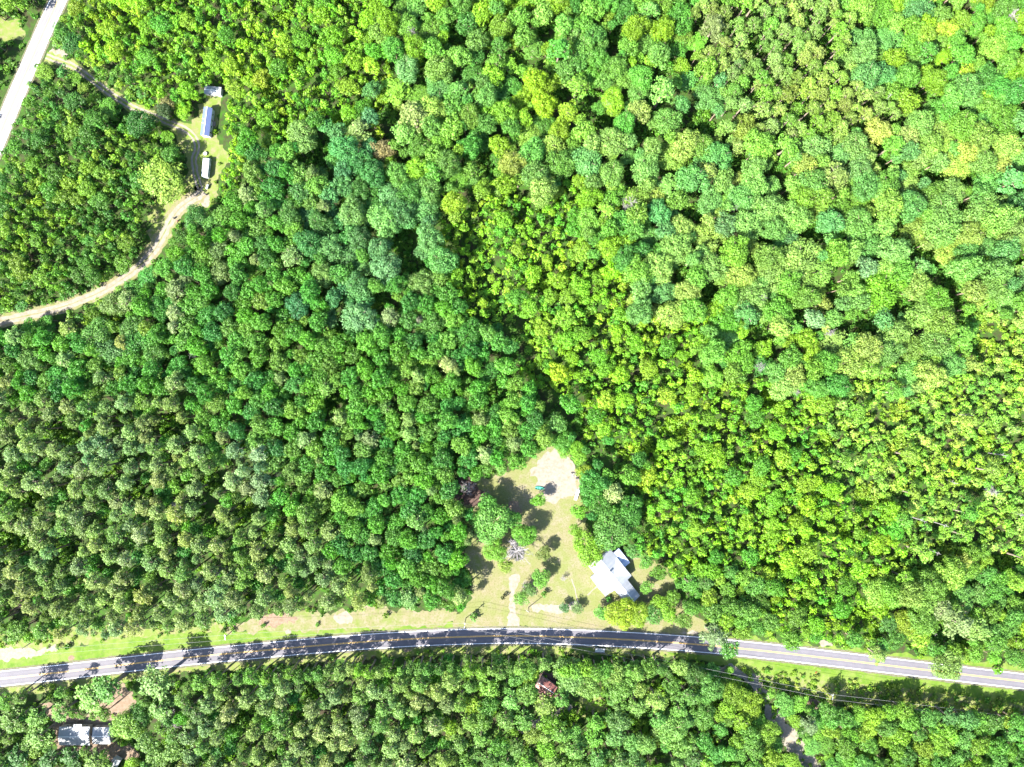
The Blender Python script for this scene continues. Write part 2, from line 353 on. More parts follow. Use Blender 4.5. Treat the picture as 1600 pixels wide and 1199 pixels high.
def metal_roof(name, c, c2, along=0, pitch=0.9, rust=None, rust_thr=.62):
    """ribbed sheet metal: slightly different sheets side by side, ribs as bump, optional rust stains"""
    m, N, L, b = nmat(name)
    tc = N.new('ShaderNodeTexCoord'); sp = N.new('ShaderNodeSeparateXYZ'); L.new(tc.outputs['Object'], sp.inputs[0])
    dv = N.new('ShaderNodeMath'); dv.operation = 'DIVIDE'; L.new(sp.outputs[along], dv.inputs[0]); dv.inputs[1].default_value = pitch
    fl = N.new('ShaderNodeMath'); fl.operation = 'FLOOR'; L.new(dv.outputs[0], fl.inputs[0])
    wn = N.new('ShaderNodeTexWhiteNoise'); wn.noise_dimensions = '1D'; L.new(fl.outputs[0], wn.inputs['W'])
    no = N.new('ShaderNodeTexNoise'); no.inputs['Scale'].default_value = .5; no.inputs['Detail'].default_value = 8; no.inputs['Roughness'].default_value = .7
    L.new(tc.outputs['Object'], no.inputs['Vector'])
    ad = N.new('ShaderNodeMath'); ad.operation = 'MULTIPLY_ADD'; L.new(wn.outputs['Value'], ad.inputs[0]); ad.inputs[1].default_value = .4; L.new(no.outputs['Fac'], ad.inputs[2])
    mx = N.new('ShaderNodeMix'); mx.data_type = 'RGBA'; mx.inputs[6].default_value = (*c, 1); mx.inputs[7].default_value = (*c2, 1)
    mr = N.new('ShaderNodeMapRange'); mr.inputs[1].default_value = .35; mr.inputs[2].default_value = 1.0; L.new(ad.outputs[0], mr.inputs[0]); L.new(mr.outputs[0], mx.inputs[0])
    cur = mx.outputs[2]
    if rust:
        n2 = N.new('ShaderNodeTexNoise'); n2.inputs['Scale'].default_value = .35; n2.inputs['Detail'].default_value = 9; n2.inputs['Roughness'].default_value = .7
        mp = N.new('ShaderNodeMapping'); mp.inputs['Location'].default_value = (4, 9, 2); L.new(tc.outputs['Object'], mp.inputs[0]); L.new(mp.outputs[0], n2.inputs['Vector'])
        r = N.new('ShaderNodeMapRange'); r.inputs[1].default_value = rust_thr; r.inputs[2].default_value = rust_thr + .12; L.new(n2.outputs['Fac'], r.inputs[0])
        m2 = N.new('ShaderNodeMix'); m2.data_type = 'RGBA'; L.new(r.outputs[0], m2.inputs[0]); L.new(cur, m2.inputs[6]); m2.inputs[7].default_value = (*rust, 1); cur = m2.outputs[2]
    L.new(cur, b.inputs['Base Color'])
    wv = N.new('ShaderNodeMath'); wv.operation = 'SINE'; m3 = N.new('ShaderNodeMath'); m3.operation = 'MULTIPLY'; L.new(sp.outputs[along], m3.inputs[0]); m3.inputs[1].default_value = 20.9
    L.new(m3.outputs[0], wv.inputs[0]); bp = N.new('ShaderNodeBump'); bp.inputs['Strength'].default_value = .3; bp.inputs['Distance'].default_value = .02
    L.new(wv.outputs[0], bp.inputs['Height']); L.new(bp.outputs[0], b.inputs['Normal'])
    b.inputs['Roughness'].default_value = .5; b.inputs['Metallic'].default_value = 0.0; b.inputs['Specular IOR Level'].default_value = .25
    return m
M_roofU = metal_roof('white_metal_roof', (.135, .15, .168), (.195, .20, .21), 0, rust=(.36, .25, .22), rust_thr=.66)
M_roofV = metal_roof('white_metal_roof_cross', (.12, .142, .16), (.165, .182, .195), 1, rust=(.36, .26, .24), rust_thr=.66)
M_blue = metal_roof('blue_roof', (.055, .075, .15), (.075, .095, .185), 1, 1.2)
M_rust = metal_roof('rusty_roof', (.12, .045, .04), (.19, .08, .07), 0, .7, rust=(.30, .17, .15), rust_thr=.5)
M_lean = metal_roof('clear_blue_sheet', (.10, .14, .26), (.34, .38, .46), 0, .75)
M_siding = simple('white_siding', (.38, .37, .35), .7, var=.1)
M_tan = simple('tan_siding', (.30, .25, .19), .7, var=.12)
M_wood = simple('weathered_wood', (.15, .12, .1), .85, var=.3, scale=4)
M_glass = simple('window_glass', (.03, .04, .05), .12, spec=.6, var=.05)
M_trim = simple('white_trim', (.5, .5, .5), .6, var=.05)
M_pole = simple('pole_wood', (.10, .085, .07), .9, var=.2)
M_alu = simple('aluminium', (.5, .5, .52), .35, metal=.7, var=.1)
M_wire = simple('weathered_wire', (.16, .16, .16), 1.0, spec=0.0, var=.05)
M_dark = simple('black_rubber', (.025, .025, .028), .8, var=.2)
M_brick = simple('brick', (.24, .1, .07), .85, var=.3, scale=6)
M_green = simple('green_paint', (.03, .17, .12), .45, var=.15)
M_orange = simple('orange_sheet', (.65, .17, .02), .5, var=.1)
M_conc = simple('concrete', (.17, .165, .15), .9, var=.3, scale=4)
M_camper = simple('camper_skin', (.33, .35, .37), .4, spec=.5, var=.06)

def win(root, side, x, y, z, wd, ht, t=.06):
    """window on a wall: side is 'x+','x-','y+','y-' in the local frame"""
    f = MB(); p = MB(); s = 1 if side[1] == '+' else -1
    if side[0] == 'y':
        f.box(x - wd / 2 - .08, x + wd / 2 + .08, min(y, y + s * t), max(y, y + s * t), z - ht / 2 - .08, z + ht / 2 + .08)
        y2 = y + s * (t + .004); p.box(x - wd / 2, x + wd / 2, min(y2, y2 + s * .012), max(y2, y2 + s * .012), z - ht / 2, z + ht / 2)
    else:
        f.box(min(x, x + s * t), max(x, x + s * t), y - wd / 2 - .08, y + wd / 2 + .08, z - ht / 2 - .08, z + ht / 2 + .08)
        x2 = x + s * (t + .004); p.box(min(x2, x2 + s * .012), max(x2, x2 + s * .012), y - wd / 2, y + wd / 2, z - ht / 2, z + ht / 2)
    o = f.build('window', M_trim, root); p.build('pane', M_glass, o)
def door(root, side, x, y, z0, mat=None):
    f = MB(); s = 1 if side[1] == '+' else -1; h = MB()
    if side[0] == 'y':
        f.box(x - .45, x + .45, min(y, y + s * .05), max(y, y + s * .05), z0, z0 + 2.05); h.box(x + .3, x + .36, min(y + s * .05, y + s * .11), max(y + s * .05, y + s * .11), z0 + 1, z0 + 1.06)
    else:
        f.box(min(x, x + s * .05), max(x, x + s * .05), y - .45, y + .45, z0, z0 + 2.05); h.box(min(x + s * .05, x + s * .11), max(x + s * .05, x + s * .11), y + .3, y + .36, z0 + 1, z0 + 1.06)
    o = f.build('door', mat or M_wood, root); h.build('handle', M_alu, o)

def gable(root, name, x0, x1, y0, y1, ze, zr, axis, mat, t=.12, cap=True):
    """two sloping sheets and a ridge cap; ridge along axis 'x' or 'y'"""
    b = MB()
    if axis == 'x':
        c = (y0 + y1) / 2
        b.slab([(x0, y0, ze), (x1, y0, ze), (x1, c, zr), (x0, c, zr)], t); b.slab([(x0, c, zr), (x1, c, zr), (x1, y1, ze), (x0, y1, ze)], t)
        rc = MB().box(x0 - .02, x1 + .02, c - .13, c + .13, zr - .02, zr + .05)
    else:
        c = (x0 + x1) / 2
        b.slab([(x0, y0, ze), (c, y0, zr), (c, y1, zr), (x0, y1, ze)], t); b.slab([(c, y0, zr), (x1, y0, ze), (x1, y1, ze), (c, y1, zr)], t)
        rc = MB().box(c - .13, c + .13, y0 - .02, y1 + .02, zr - .02, zr + .05)
    o = b.build(name, mat, root)
    if cap: rc.build('ridge_cap', M_trim, o)
    return o
def walls_gable(root, x0, x1, y0, y1, ze, zr, axis, mat):
    if axis == 'x': poly = [(y0, 0), (y1, 0), (y1, ze), ((y0 + y1) / 2, zr), (y0, ze)]; return MB().prism(poly, 'x', x0, x1).build('wall', mat, root)
    poly = [(x0, 0), (x1, 0), (x1, ze), ((x0 + x1) / 2, zr), (x0, ze)]; return MB().prism(poly, 'y', y0, y1).build('wall', mat, root)

# --- the farmhouse in the yard.  local x = down-right in the photo, local y = up-right
def farmhouse():
    p = W(922.5, 902.5, 3.0); r = empty('farmhouse', (p.x, p.y, 0), math.atan2(-.78, .62))
    tag(r, 'white metal-roofed farmhouse with crossing gables standing in the sandy yard', 'house')
    walls_gable(r, -4.5, 10.9, 3.1, 14.9, 2.75, 5.0, 'x', M_siding)
    walls_gable(r, .45, 10.85, .5, 14.85, 2.72, 5.0, 'y', M_siding)
    walls_gable(r, 10.9, 20.5, 5.7, 12.3, 2.55, 4.2, 'x', M_siding)
    gable(r, 'roof', -5.0, 11.35, 2.6, 15.4, 2.8, 5.30, 'x', M_roofU)
    gable(r, 'roof', 0.0, 11.3, -.05, 15.45, 2.84, 5.36, 'y', M_roofV)
    gable(r, 'roof', 11.0, 21.0, 5.2, 12.8, 2.7, 4.5, 'x', M_roofU)
    ch = MB().box(2.4, 3.1, 8.4, 9.1, 4.8, 6.2).build('chimney', M_brick, r); MB().box(2.3, 3.2, 8.3, 9.2, 6.2, 6.3).build('cap', M_conc, ch)
    ln = MB().slab([(-2.2, 15.3, 2.72), (6.3, 15.3, 2.72), (6.3, 18.7, 2.15), (-2.2, 18.7, 2.15)], .08).build('porch_roof', M_lean, r)
    ln['label'] = 'blue and white striped lean-to roof'
    for x in (-2.0, 2.0, 6.1): MB().tube((x, 18.5, 0), (x, 18.5, 2.1), .07).build('post', M_wood, r)
    MB().box(-2.2, 6.3, 15.0, 18.7, 0, .2).build('porch_floor', M_wood, r)
    door(r, 'y-', 5.6, .5, .1); door(r, 'y+', 3.0, 14.9, .25)
    for x in (2.6, 8.6): win(r, 'y-', x, .5, 1.6, 1.1, 1.3)
    for y in (7.4, 10.6): win(r, 'x+', 20.5, y, 1.5, .9, 1.2)
    for x in (13.2, 17.6): win(r, 'y-', x, 5.7, 1.5, 1.0, 1.2); win(r, 'y+', x, 12.3, 1.5, 1.0, 1.2)
    for y in (6.0, 9, 12): win(r, 'x-', -4.5, y, 1.6, 1.0, 1.3)
    MB().tube((8.3, 6.2, 4.2), (8.3, 6.2, 5.3), .07).build('vent_pipe', M_alu, r)
farmhouse()

def small_house(name, label, cat, cpx, cz, deg, L_, Wd, ze, zr, roofm, wallm, wins=True, axis='x'):
    p = W(cpx[0], cpx[1], cz); r = empty(name, (p.x, p.y, 0), math.radians(deg)); tag(r, label, cat)
    walls_gable(r, -L_ / 2 + .25, L_ / 2 - .25, -Wd / 2 + .2, Wd / 2 - .2, ze - .1, zr - .12, 'x', wallm)
    gable(r, 'roof', -L_ / 2, L_ / 2, -Wd / 2, Wd / 2, ze, zr, 'x', roofm, .09)
    if wins:
        door(r, 'y-', L_ * .1, -Wd / 2 + .2, .3); door(r, 'y+', -L_ * .2, Wd / 2 - .2, .3)
        for x in (-L_ * .33, -L_ * .12, L_ * .3): win(r, 'y-', x, -Wd / 2 + .2, 1.7, .9, .9); win(r, 'y+', x + L_ * .05, Wd / 2 - .2, 1.7, .9, .9)
        win(r, 'x+', L_ / 2 - .25, 0, 1.6, .9, .9); win(r, 'x-', -L_ / 2 + .25, 0, 1.6, .9, .9)
    return r
mh = small_house('mobile_home', 'long narrow mobile home with a dark blue ridged roof', 'mobile home', (322, 190), 3.4, 83, 13.2, 4.1, 3.1, 4.2, M_blue, M_siding)
for xx in (-.6, 1.3): MB().box(xx - .35, xx - .2, .2, 1.9, 3.72, 3.80).build('roof_strap', M_trim, mh)
MB().box(-.6, 1.4, -3.0, -1.85, 0, .55).build('porch_steps', M_wood, mh)

sh = small_house('shed', 'small white flat-topped shed in the trees above the mobile home', 'shed', (332.5, 141.5), 2.6, -6, 7.8, 3.8, 2.6, 2.95, M_roofU, M_siding, wins=False)
door(sh, 'y-', .8, -1.7, .1); win(sh, 'y-', -1.8, -1.7, 1.5, .8, .8)

def camper():
    p = W(321, 261.5, 2.6); r = empty('camper_trailer', (p.x, p.y, 0), math.radians(84.5)); tag(r, 'white rounded camper trailer parked south of the mobile home', 'camper')
    n = 8; prof = []
    Ln, Wd, Ht = 9.3, 2.9, 2.75
    poly = [(-Ln / 2, .7), (-Ln / 2 + .15, .5), (Ln / 2 - .3, .5), (Ln / 2, .8), (Ln / 2 - .1, 2.0), (Ln / 2 - .5, 2.55), (Ln / 2 - 1.1, Ht), (-Ln / 2 + .6, Ht), (-Ln / 2 + .15, 2.5)]
    b = MB(); b.v = [(x, -Wd / 2, z) for x, z in poly] + [(x, Wd / 2, z) for x, z in poly]
    k = len(poly); b.f = [tuple(range(k)), tuple(reversed(range(k, 2 * k)))] + [(i, k + i, k + (i + 1) % k, (i + 1) % k) for i in range(k)]
    b.build('body', M_camper, r, bevel=.12)
    for x in (-2.6, .4, 2.6): MB().box(x - .3, x + .3, -.3, .3, Ht, Ht + .14).build('roof_vent', M_trim, r, .03)
    MB().box(-1.5, -.6, -.45, .45, Ht, Ht + .26).build('air_conditioner', M_conc, r, .05)
    for x in (-.5, .4):
        for s in (-1, 1): MB().tube((x, s * 1.16, .36), (x, s * 1.42, .36), .36, n=16).build('wheel', M_dark, r)
    MB().box(4.5, 6.0, -.08, .08, .45, .6).tube((6.0, 0, .52), (6.0, 0, 0), .05).build('tow_bar', M_dark, r)
    door(r, 'y-', 1.8, -Wd / 2, .6, M_trim)
    for x in (-3.2, -1.0, 3.4): win(r, 'y-', x, -Wd / 2, 1.7, .8, .6, .03); win(r, 'y+', x, Wd / 2, 1.7, .8, .6, .03)
camper()

h2 = small_house('house', 'white-roofed house under pines in the lower left corner', 'house', (115.5, 1151), 3.3, 0, 14.2, 8.6, 2.9, 3.7, M_roofU, M_tan)
MB().slab([(-.4, 5.5, 3.02), (-.4, 4.05, 3.06), (3.4, 4.05, 3.06), (3.4, 5.5, 3.02)], .1).build('porch_roof', M_roofU, h2)
for x in (-.2, 3.2): MB().tube((x, 5.35, 0), (x, 5.35, 2.95), .07).build('post', M_wood, h2)
small_house('house', 'smaller white roof beside the lower left house across a dark gap', 'house', (158, 1150.5), 3.2, 0, 8.2, 7.8, 2.8, 3.5, M_roofU, M_tan)
small_house('shed', 'small blue-white gabled shed at the bottom edge below the white-roofed house', 'shed', (178, 1194), 2.8, 60, 5.0, 3.6, 2.2, 3.1, M_roofU, M_siding, wins=False)
rs = small_house('shed', 'derelict shed with rusty red roof hidden among trees south of the road', 'shed', (853, 1074), 3.0, -35, 9.0, 6.0, 2.5, 3.8, M_rust, M_wood, wins=False)
door(rs, 'y-', 1, -2.8, 0)

# --- small things
def at(px, py, z=0): p = W(px, py, 0); return (p.x, p.y, z)
def boat():
    r = empty('rowing_boat', at(843.5, 763), math.radians(-6)); tag(r, 'green rowing boat lying on the yard under tree shade', 'boat')
    Ls, n = 4.4, 12; prof = []
    v, f = [], []
    for i in range(n + 1):
        t = i / n; x = (t - .5) * Ls; wd = .78 * (math.sin(math.pi * min(1, (t * .86 + .14))) ** .55); wd = max(wd, .03); h = .5 + .14 * abs(2 * t - 1) ** 2
        for (y, z) in ((-wd, h), (-wd * .8, .08), (0, .02), (wd * .8, .08), (wd, h), (wd * .93, h), (wd * .72, .13), (0, .09), (-wd * .72, .13), (-wd * .93, h)): v.append((x, y, z))
    for i in range(n):
        for j in range(10):
            a = i * 10 + j; b = i * 10 + (j + 1) % 10; f.append((a, b, b + 10, a + 10))
    f += [tuple(range(9, -1, -1)), tuple(n * 10 + j for j in range(10))]
    m = MB(); m.v, m.f = v, f; m.build('hull', M_green, r)
    for x in (-1.0, .3, 1.3): MB().box(x - .14, x + .14, -.66, .66, .36, .4).build('thwart', M_green, r)
boat()
def trailer(name, label, px, deg, L_, Wd, deck, rails):
    r = empty(name, at(*px), math.radians(deg)); tag(r, label, 'trailer')
    MB().box(-L_ / 2, L_ / 2, -Wd / 2, Wd / 2, .55, .68).build('deck', deck, r)
    b = MB()
    for s in (-1, 1): b.box(-L_ / 2, L_ / 2, s * Wd / 2 - .05, s * Wd / 2 + .05, .69, 1.0)
    b.box(-L_ / 2 - .05, -L_ / 2 + .05, -Wd / 2 + .051, Wd / 2 - .051, .69, 1.0); b.build('side_rail', rails, r)
    for s in (-1, 1): MB().tube((-.3, s * (Wd / 2 + .06), .34), (-.3, s * (Wd / 2 + .28), .34), .34, n=16).build('wheel', M_dark, r)
    MB().box(L_ / 2, L_ / 2 + 1.3, -.05, .05, .5, .62).tube((L_ / 2 + 1.2, 0, .5), (L_ / 2 + 1.2, 0, 0), .04).build('tow_bar', rails, r)
trailer('trailer', 'narrow white trailer parked at the east edge of the sandy yard', (901, 773), 72, 5.0, 1.3, M_camper, M_trim)
trailer('trailer', 'grey flatbed trailer with dark rails on the shaded south shoulder', (937, 1015.5), -4, 4.6, 2.0, M_alu, M_dark)

def blocks():
    P = [(894, 739), (896, 741.5), (899, 744), (902, 747.5), (905, 751), (907, 755), (907.5, 759), (895, 743), (901, 741)]
    W_ = ['most northerly', 'second from the north', 'third from the north', 'middle', 'third from the south', 'second from the south', 'most southerly', 'set to the west of its row', 'set to the east of its row']
    for i, p in enumerate(P):
        m = MB().box(-.55, .55, -.3, .3, 0, .45)
        for x in (-.25, .25): m.box(x - .14, x + .14, -.14, .14, .451, .5)
        o = m.build('concrete_block', M_conc if i % 3 else M_dark, None, .03)
        o.location = at(*p); o.rotation_euler.z = i * 1.1; o.scale = (.9 + .3 * (i % 2),) * 3
        tag(o, f'grey block at the sandy yard edge, {W_[i]}', 'block', 'blocks in a row along the yard edge')
blocks()
def barrel(px, label, m):
    b = MB(); rr = [(0, .3), (.04, .31), (.3, .3), (.32, .325), (.36, .3), (.62, .3), (.64, .325), (.68, .3), (.92, .31), (.95, .29)]
    for (a, ra), (c, rc) in zip(rr[:-1], rr[1:]): b.tube((0, 0, a), (0, 0, c), ra, rc, 14)
    o = b.build('barrel', m); o.location = at(*px); o.scale = (1.2, 1.2, 1.25); tag(o, label, 'barrel', 'barrels by the dirt road')
barrel((273, 341.5), 'dark steel barrel standing beside the dirt road bend', M_dark)
barrel((323, 304.5), 'dark steel barrel on the sand where the dirt road ends', M_dark)
barrel((278, 346), 'low rusty barrel just south-east of the dark one by the dirt road', M_rust)
def tank():
    r = empty('gas_tank', at(325.5, 293), math.radians(70)); tag(r, 'white horizontal gas tank on legs south of the camper', 'gas tank')
    m = MB(); s = [(-1.2, .1), (-1.12, .35), (-.95, .5), (.95, .5), (1.12, .35), (1.2, .1)]
    for (a, ra), (b, rb) in zip(s[:-1], s[1:]): m.tube((a, 0, .95), (b, 0, .95), ra, rb, 14)
    m.build('shell', M_camper, r)
    for x in (-.7, .7): MB().box(x - .08, x + .08, -.35, .35, 0, .5).build('leg', M_conc, r)
    MB().tube((0, 0, 1.44), (0, 0, 1.62), .16).build('valve_cover', M_trim, r)
tank()
def table():
    r = empty('round_table', at(321.5, 241)); tag(r, 'pale round outdoor table between the mobile home and the camper', 'table')
    MB().tube((0, 0, .72), (0, 0, .78), .95, n=24).build('table_top', M_conc, r); MB().tube((0, 0, 0), (0, 0, .72), .14, .1).build('leg', M_conc, r)
table()
def signpost():
    r = empty('road_sign', at(1272, 1047.5), math.radians(40)); tag(r, 'orange road sign on a post beside the south verge', 'sign')
    MB().tube((0, 0, 0), (0, 0, 2.6), .045).build('post', M_alu, r)
    m = MB(); s = .62; m.v = [(0, -.06, 2.1 - s * 1.2), (s * 1.2, -.06, 2.1), (0, -.06, 2.1 + s * 1.2), (-s * 1.2, -.06, 2.1)] + [(0, -.09, 2.1 - s * 1.2), (s * 1.2, -.09, 2.1), (0, -.09, 2.1 + s * 1.2), (-s * 1.2, -.09, 2.1)]
    m.f = [(0, 1, 2, 3), (7, 6, 5, 4), (0, 4, 5, 1), (1, 5, 6, 2), (2, 6, 7, 3), (3, 7, 4, 0)]; m.build('board', M_orange, r)
signpost()

# --- utility poles and the wires strung between them
def pole(px, h, rz, label, arm=True, light=False):
    p = W(px[0], px[1], 0); r = empty('utility_pole', (p.x, p.y, 0), rz); tag(r, label, 'utility pole', 'utility poles')
    MB().tube((0, 0, 0), (0, 0, h), .19, .13, 10).build('pole', M_pole, r)
    if arm:
        a = MB().box(-1.3, 1.3, -.09, .09, h - .8, h - .65).build('crossarm', M_alu, r)
        for x in (-1.15, 1.15): MB().tube((x, 0, h - .649), (x, 0, h - .4), .06).build('insulator', M_trim, a)
        MB().tube((.35, 0, h - 2.1), (.35, 0, h - 1.2), .22).build('transformer', M_alu, r)
    else:
        MB().box(0, 1.4, -.05, .05, h - .5, h - .42).build('lamp_arm', M_alu, r); MB().tube((1.4, 0, h - .7), (1.4, 0, h - .42), .2, .1).build('lamp_head', M_alu, r)
    return p
pp = [((-170, 1030), 10.5), ((365, 984), 10.5), ((728, 966), 10.5), ((1286, 1074), 10.5), ((1760, 1136), 10.5)]
lab = [None, 'utility pole with crossarm on the grass verge north of the road', 'utility pole beside the shaded lawn edge north of the road', 'utility pole in the brush south of the road with a long thin shadow', None]
tops = []
for i, (q, h) in enumerate(pp):
    a = W(*pp[max(i - 1, 0)][0]); b = W(*pp[min(i + 1, 4)][0]); d = (b - a).normalized(); rz = math.atan2(d.y, d.x) + math.pi / 2
    g = W(*q)
    if lab[i]: pole(q, h, rz, lab[i])
    ax = Vector((math.cos(rz), math.sin(rz), 0))
    tops.append([(g + ax * s * 1.15 + Vector((0, 0, h - .4))) for s in (-1, 1)])
pole((826, 949), 7.5, 2.6, 'single thin pole standing on the pale sand of the front lawn', arm=False)
for i in range(4):
    m = MB()
    for s in (0, 1):
        a, b = tops[i][s], tops[i + 1][s]; n = 20; prev = a
        for k in range(1, n + 1):
            t = k / n; c = a.lerp(b, t) - Vector((0, 0, 4 * 1.5 * t * (1 - t))); m.tube(prev, c, .04, n=4); prev = c
    o = m.build('power_line', M_wire)
    tag(o, ['pair of power wires over the left part of the north verge', 'pair of power wires along the north verge above the shaded road', 'pair of power wires crossing the road', 'pair of power wires over the brush south of the road'][i], 'power line')

# ------------------------------------------------------------------ tree prototypes
def leaves(rng, centers, radii, n_per, size, up=.35, rndn=.55, flat=1.0, elong=1.0):
    """sprays of leaves on the outside of many small boughs; returns verts and per-face variation"""
    V, LV = [], []
    for c, rb, n in zip(centers, radii, n_per):
        d = rng.normal(size=(n, 3)); d[:, 2] += up; d /= np.linalg.norm(d, axis=1)[:, None]
        rr = rb * rng.uniform(.72, 1.08, n)[:, None]
        p = c + d * rr * np.array([1, 1, flat])
        nn = d + rng.normal(size=(n, 3)) * rndn * .6; nn[:, 2] += .12; nn /= np.linalg.norm(nn, axis=1)[:, None]
        a = np.cross(nn, rng.normal(size=(n, 3))); a /= np.linalg.norm(a, axis=1)[:, None]; b = np.cross(nn, a)
        s = size * rng.uniform(.6, 1.25, n)[:, None]
        q = [p + a * s * elong, p + b * s * rng.uniform(.5, .9, (n, 1)), p - a * s * elong * rng.uniform(.7, 1, (n, 1)), p - b * s * rng.uniform(.5, .9, (n, 1))]
        V.append(np.stack(q, 1).reshape(-1, 3))
        base = rng.uniform(.25, .75)
        yl = rng.uniform(0, .5) ** 1.5
        LV.append(np.stack([np.clip(base + rng.normal(0, .2, n), 0, 1), np.clip(yl + rng.uniform(-.1, .2, n), 0, 1)], 1))
    return np.concatenate(V), np.concatenate(LV)
def crown_mesh(name, rng, kind, R, h):
    if kind == 'broad':
        nb = int(17 + R * R * 1.25); k1, k2 = rng.uniform(0, 6.28, 2)
        cs, rs = [], []
        for i in range(nb):
            u = (i + .5) / nb; el = math.asin(1 - u * 1.35) if u * 1.35 < 2 else 0; az = i * 2.39996 + rng.normal(0, .25)
            out = 1 + .16 * math.sin(2 * az + k1) + .12 * math.sin(3 * az + k2)
            f = rng.uniform(.60, .86)
            zc = h - R * .82
            cs.append(np.array([math.cos(el) * math.cos(az) * R * out * f, math.cos(el) * math.sin(az) * R * out * f, zc + math.sin(el) * R * .78 * f + rng.normal(0, .06 * R)]))
            rs.append(rng.uniform(.20, .34) * R if R > 3 else rng.uniform(.26, .4) * R)
        n = [max(10, int(38 * (r / 1.1) ** 1.5)) for r in rs]
        V, LV = leaves(rng, cs, rs, n, .32 if R > 3 else .30)
        # sparse inner foliage to close the crown, its shade put into a darker colour
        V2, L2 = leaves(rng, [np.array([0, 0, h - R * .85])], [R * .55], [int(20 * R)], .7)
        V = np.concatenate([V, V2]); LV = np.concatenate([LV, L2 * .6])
    elif kind == 'pine':
        cs, rs = [], []; nb = 46
        for i in range(nb):
            t = (i + .5) / nb; az = i * 2.39996 + rng.normal(0, .35); rad = R * (0.08 + .92 * t ** .62) * rng.uniform(.55, 1.0)
            z = h - .3 - t * R * 1.35 + rng.normal(0, .3)
            cs.append(np.array([math.cos(az) * rad, math.sin(az) * rad, z])); rs.append(rng.uniform(.55, .95) * R / 3.4)
        n = [int(rng.uniform(20, 30)) for _ in rs]
        V, LV = leaves(rng, cs, rs, n, .27, up=.6, rndn=1.1, flat=.7, elong=1.3)
        LV[:, 1] *= .5
    elif kind == 'young':
        cs, rs = [], []; nb = int(9 + R * 3.2)
        k1 = rng.uniform(0, 6.28)
        for i in range(nb):
            t = i / nb; az = i * 2.39996 + rng.normal(0, .5); rad = R * rng.uniform(.25, .9) * (.3 + .7 * t) * (1 + .25 * math.sin(2 * az + k1))
            cs.append(np.array([math.cos(az) * rad, math.sin(az) * rad, h - .5 - t * R * 1.1 + rng.normal(0, .35)])); rs.append(rng.uniform(.5, .95))
        n = [int(18 * r ** 1.4) + 6 for r in rs]
        V, LV = leaves(rng, cs, rs, n, .34, up=.5)
        LV[:, 0] = np.clip(LV[:, 0] + .08, 0, 1)
    else:  # bush
        cs, rs = [], []
        for i in range(5):
            az = i * 2.4; cs.append(np.array([math.cos(az) * R * .45, math.sin(az) * R * .45, h * rng.uniform(.35, .7)])); rs.append(R * rng.uniform(.35, .55))
        V, LV = leaves(rng, cs, rs, [11] * 5, .34, up=.7)
    return quads(name, V, LV)
def quads(name, V, LV):
    nf = len(V) // 4
    me = bpy.data.meshes.new(name)
    me.vertices.add(nf * 4); me.vertices.foreach_set('co', V.astype(np.float32).ravel())
    me.loops.add(nf * 4); me.loops.foreach_set('vertex_index', np.arange(nf * 4, dtype=np.int32))
    me.polygons.add(nf); me.polygons.foreach_set('loop_start', np.arange(0, nf * 4, 4, dtype=np.int32))
    me.update(calc_edges=True)
    at_ = me.attributes.new('lv', 'FLOAT_VECTOR', 'FACE')
    at_.data.foreach_set('vector', np.concatenate([LV, np.zeros((nf, 1))], 1).astype(np.float32).ravel())
    me.materials.append(LEAF); return me
def limb(m, a, b, ra, rb, n=5): m.tube(a, b, ra, rb, n)
def trunk_mb(rng, kind, R, h):
    m = MB(); r0 = .022 * h if kind != 'young' else .012 * h
    top = h * (.97 if kind == 'pine' else .8); n = 6; prev = Vector((0, 0, -.2)); pr = r0 * 1.25
    for i in range(1, n + 1):
        t = i / n; p = Vector((rng.normal(0, .04) * t * h * .12, rng.normal(0, .04) * t * h * .12, top * t)); r = r0 * (1 - .8 * t); limb(m, prev, p, pr, r, 7); prev, pr = p, r
    for i in range(7 if kind != 'young' else 4):
        az = i * 2.4 + rng.uniform(0, .5); z0 = h * rng.uniform(.45, .8) if kind != 'pine' else h - R * rng.uniform(.3, 1.8)
        a = Vector((0, 0, z0)); b = a + Vector((math.cos(az) * R * .6, math.sin(az) * R * .6, R * (.5 if kind != 'pine' else .1))); limb(m, a, b, r0 * .4, r0 * .1, 5)
    return m
def mesh_of(m, name, mat):
    me = bpy.data.meshes.new(name); me.from_pydata(m.v, [], m.f); me.materials.append(mat); return me
PROTO = {}
spec = {'broad': [(6.4, 16)] * 3 + [(4.3, 15)] * 5 + [(2.9, 13)] * 4, 'pine': [(3.6, 18.5)] * 6, 'young': [(1.9, 8)] * 4 + [(2.9, 8.5)] * 5, 'bush': [(1.3, 1.5)] * 4}
for kind, lst in spec.items():
    PROTO[kind] = []
    for i, (R, h) in enumerate(lst):
        rng = np.random.default_rng(100 + i * 7 + len(kind))
        cm = crown_mesh('crown', rng, kind, R, h)
        tm = mesh_of(trunk_mb(rng, kind, R, h), 'trunk', PINEBARK if kind == 'pine' else BARK) if kind != 'bush' else None
        # joined copy for the uncountable rest of the wood
        bm = bmesh.new(); bm.from_mesh(cm)
        src = bpy.data.meshes.new(kind + '_source')
        if tm is not None:
            nf = len(bm.faces); bm.from_mesh(tm); bm.faces.ensure_lookup_table()
            for f in bm.faces[nf:]: f.material_index = 1
        bm.to_mesh(src); bm.free(); src.materials.append(LEAF)
        if tm is not None: src.materials.append(PINEBARK if kind == 'pine' else BARK)
        so_ = bpy.data.objects.new(kind + '_source', src)
        PROTO[kind].append(dict(R=R, h=h, crown=cm, trunk=tm, src=so_))

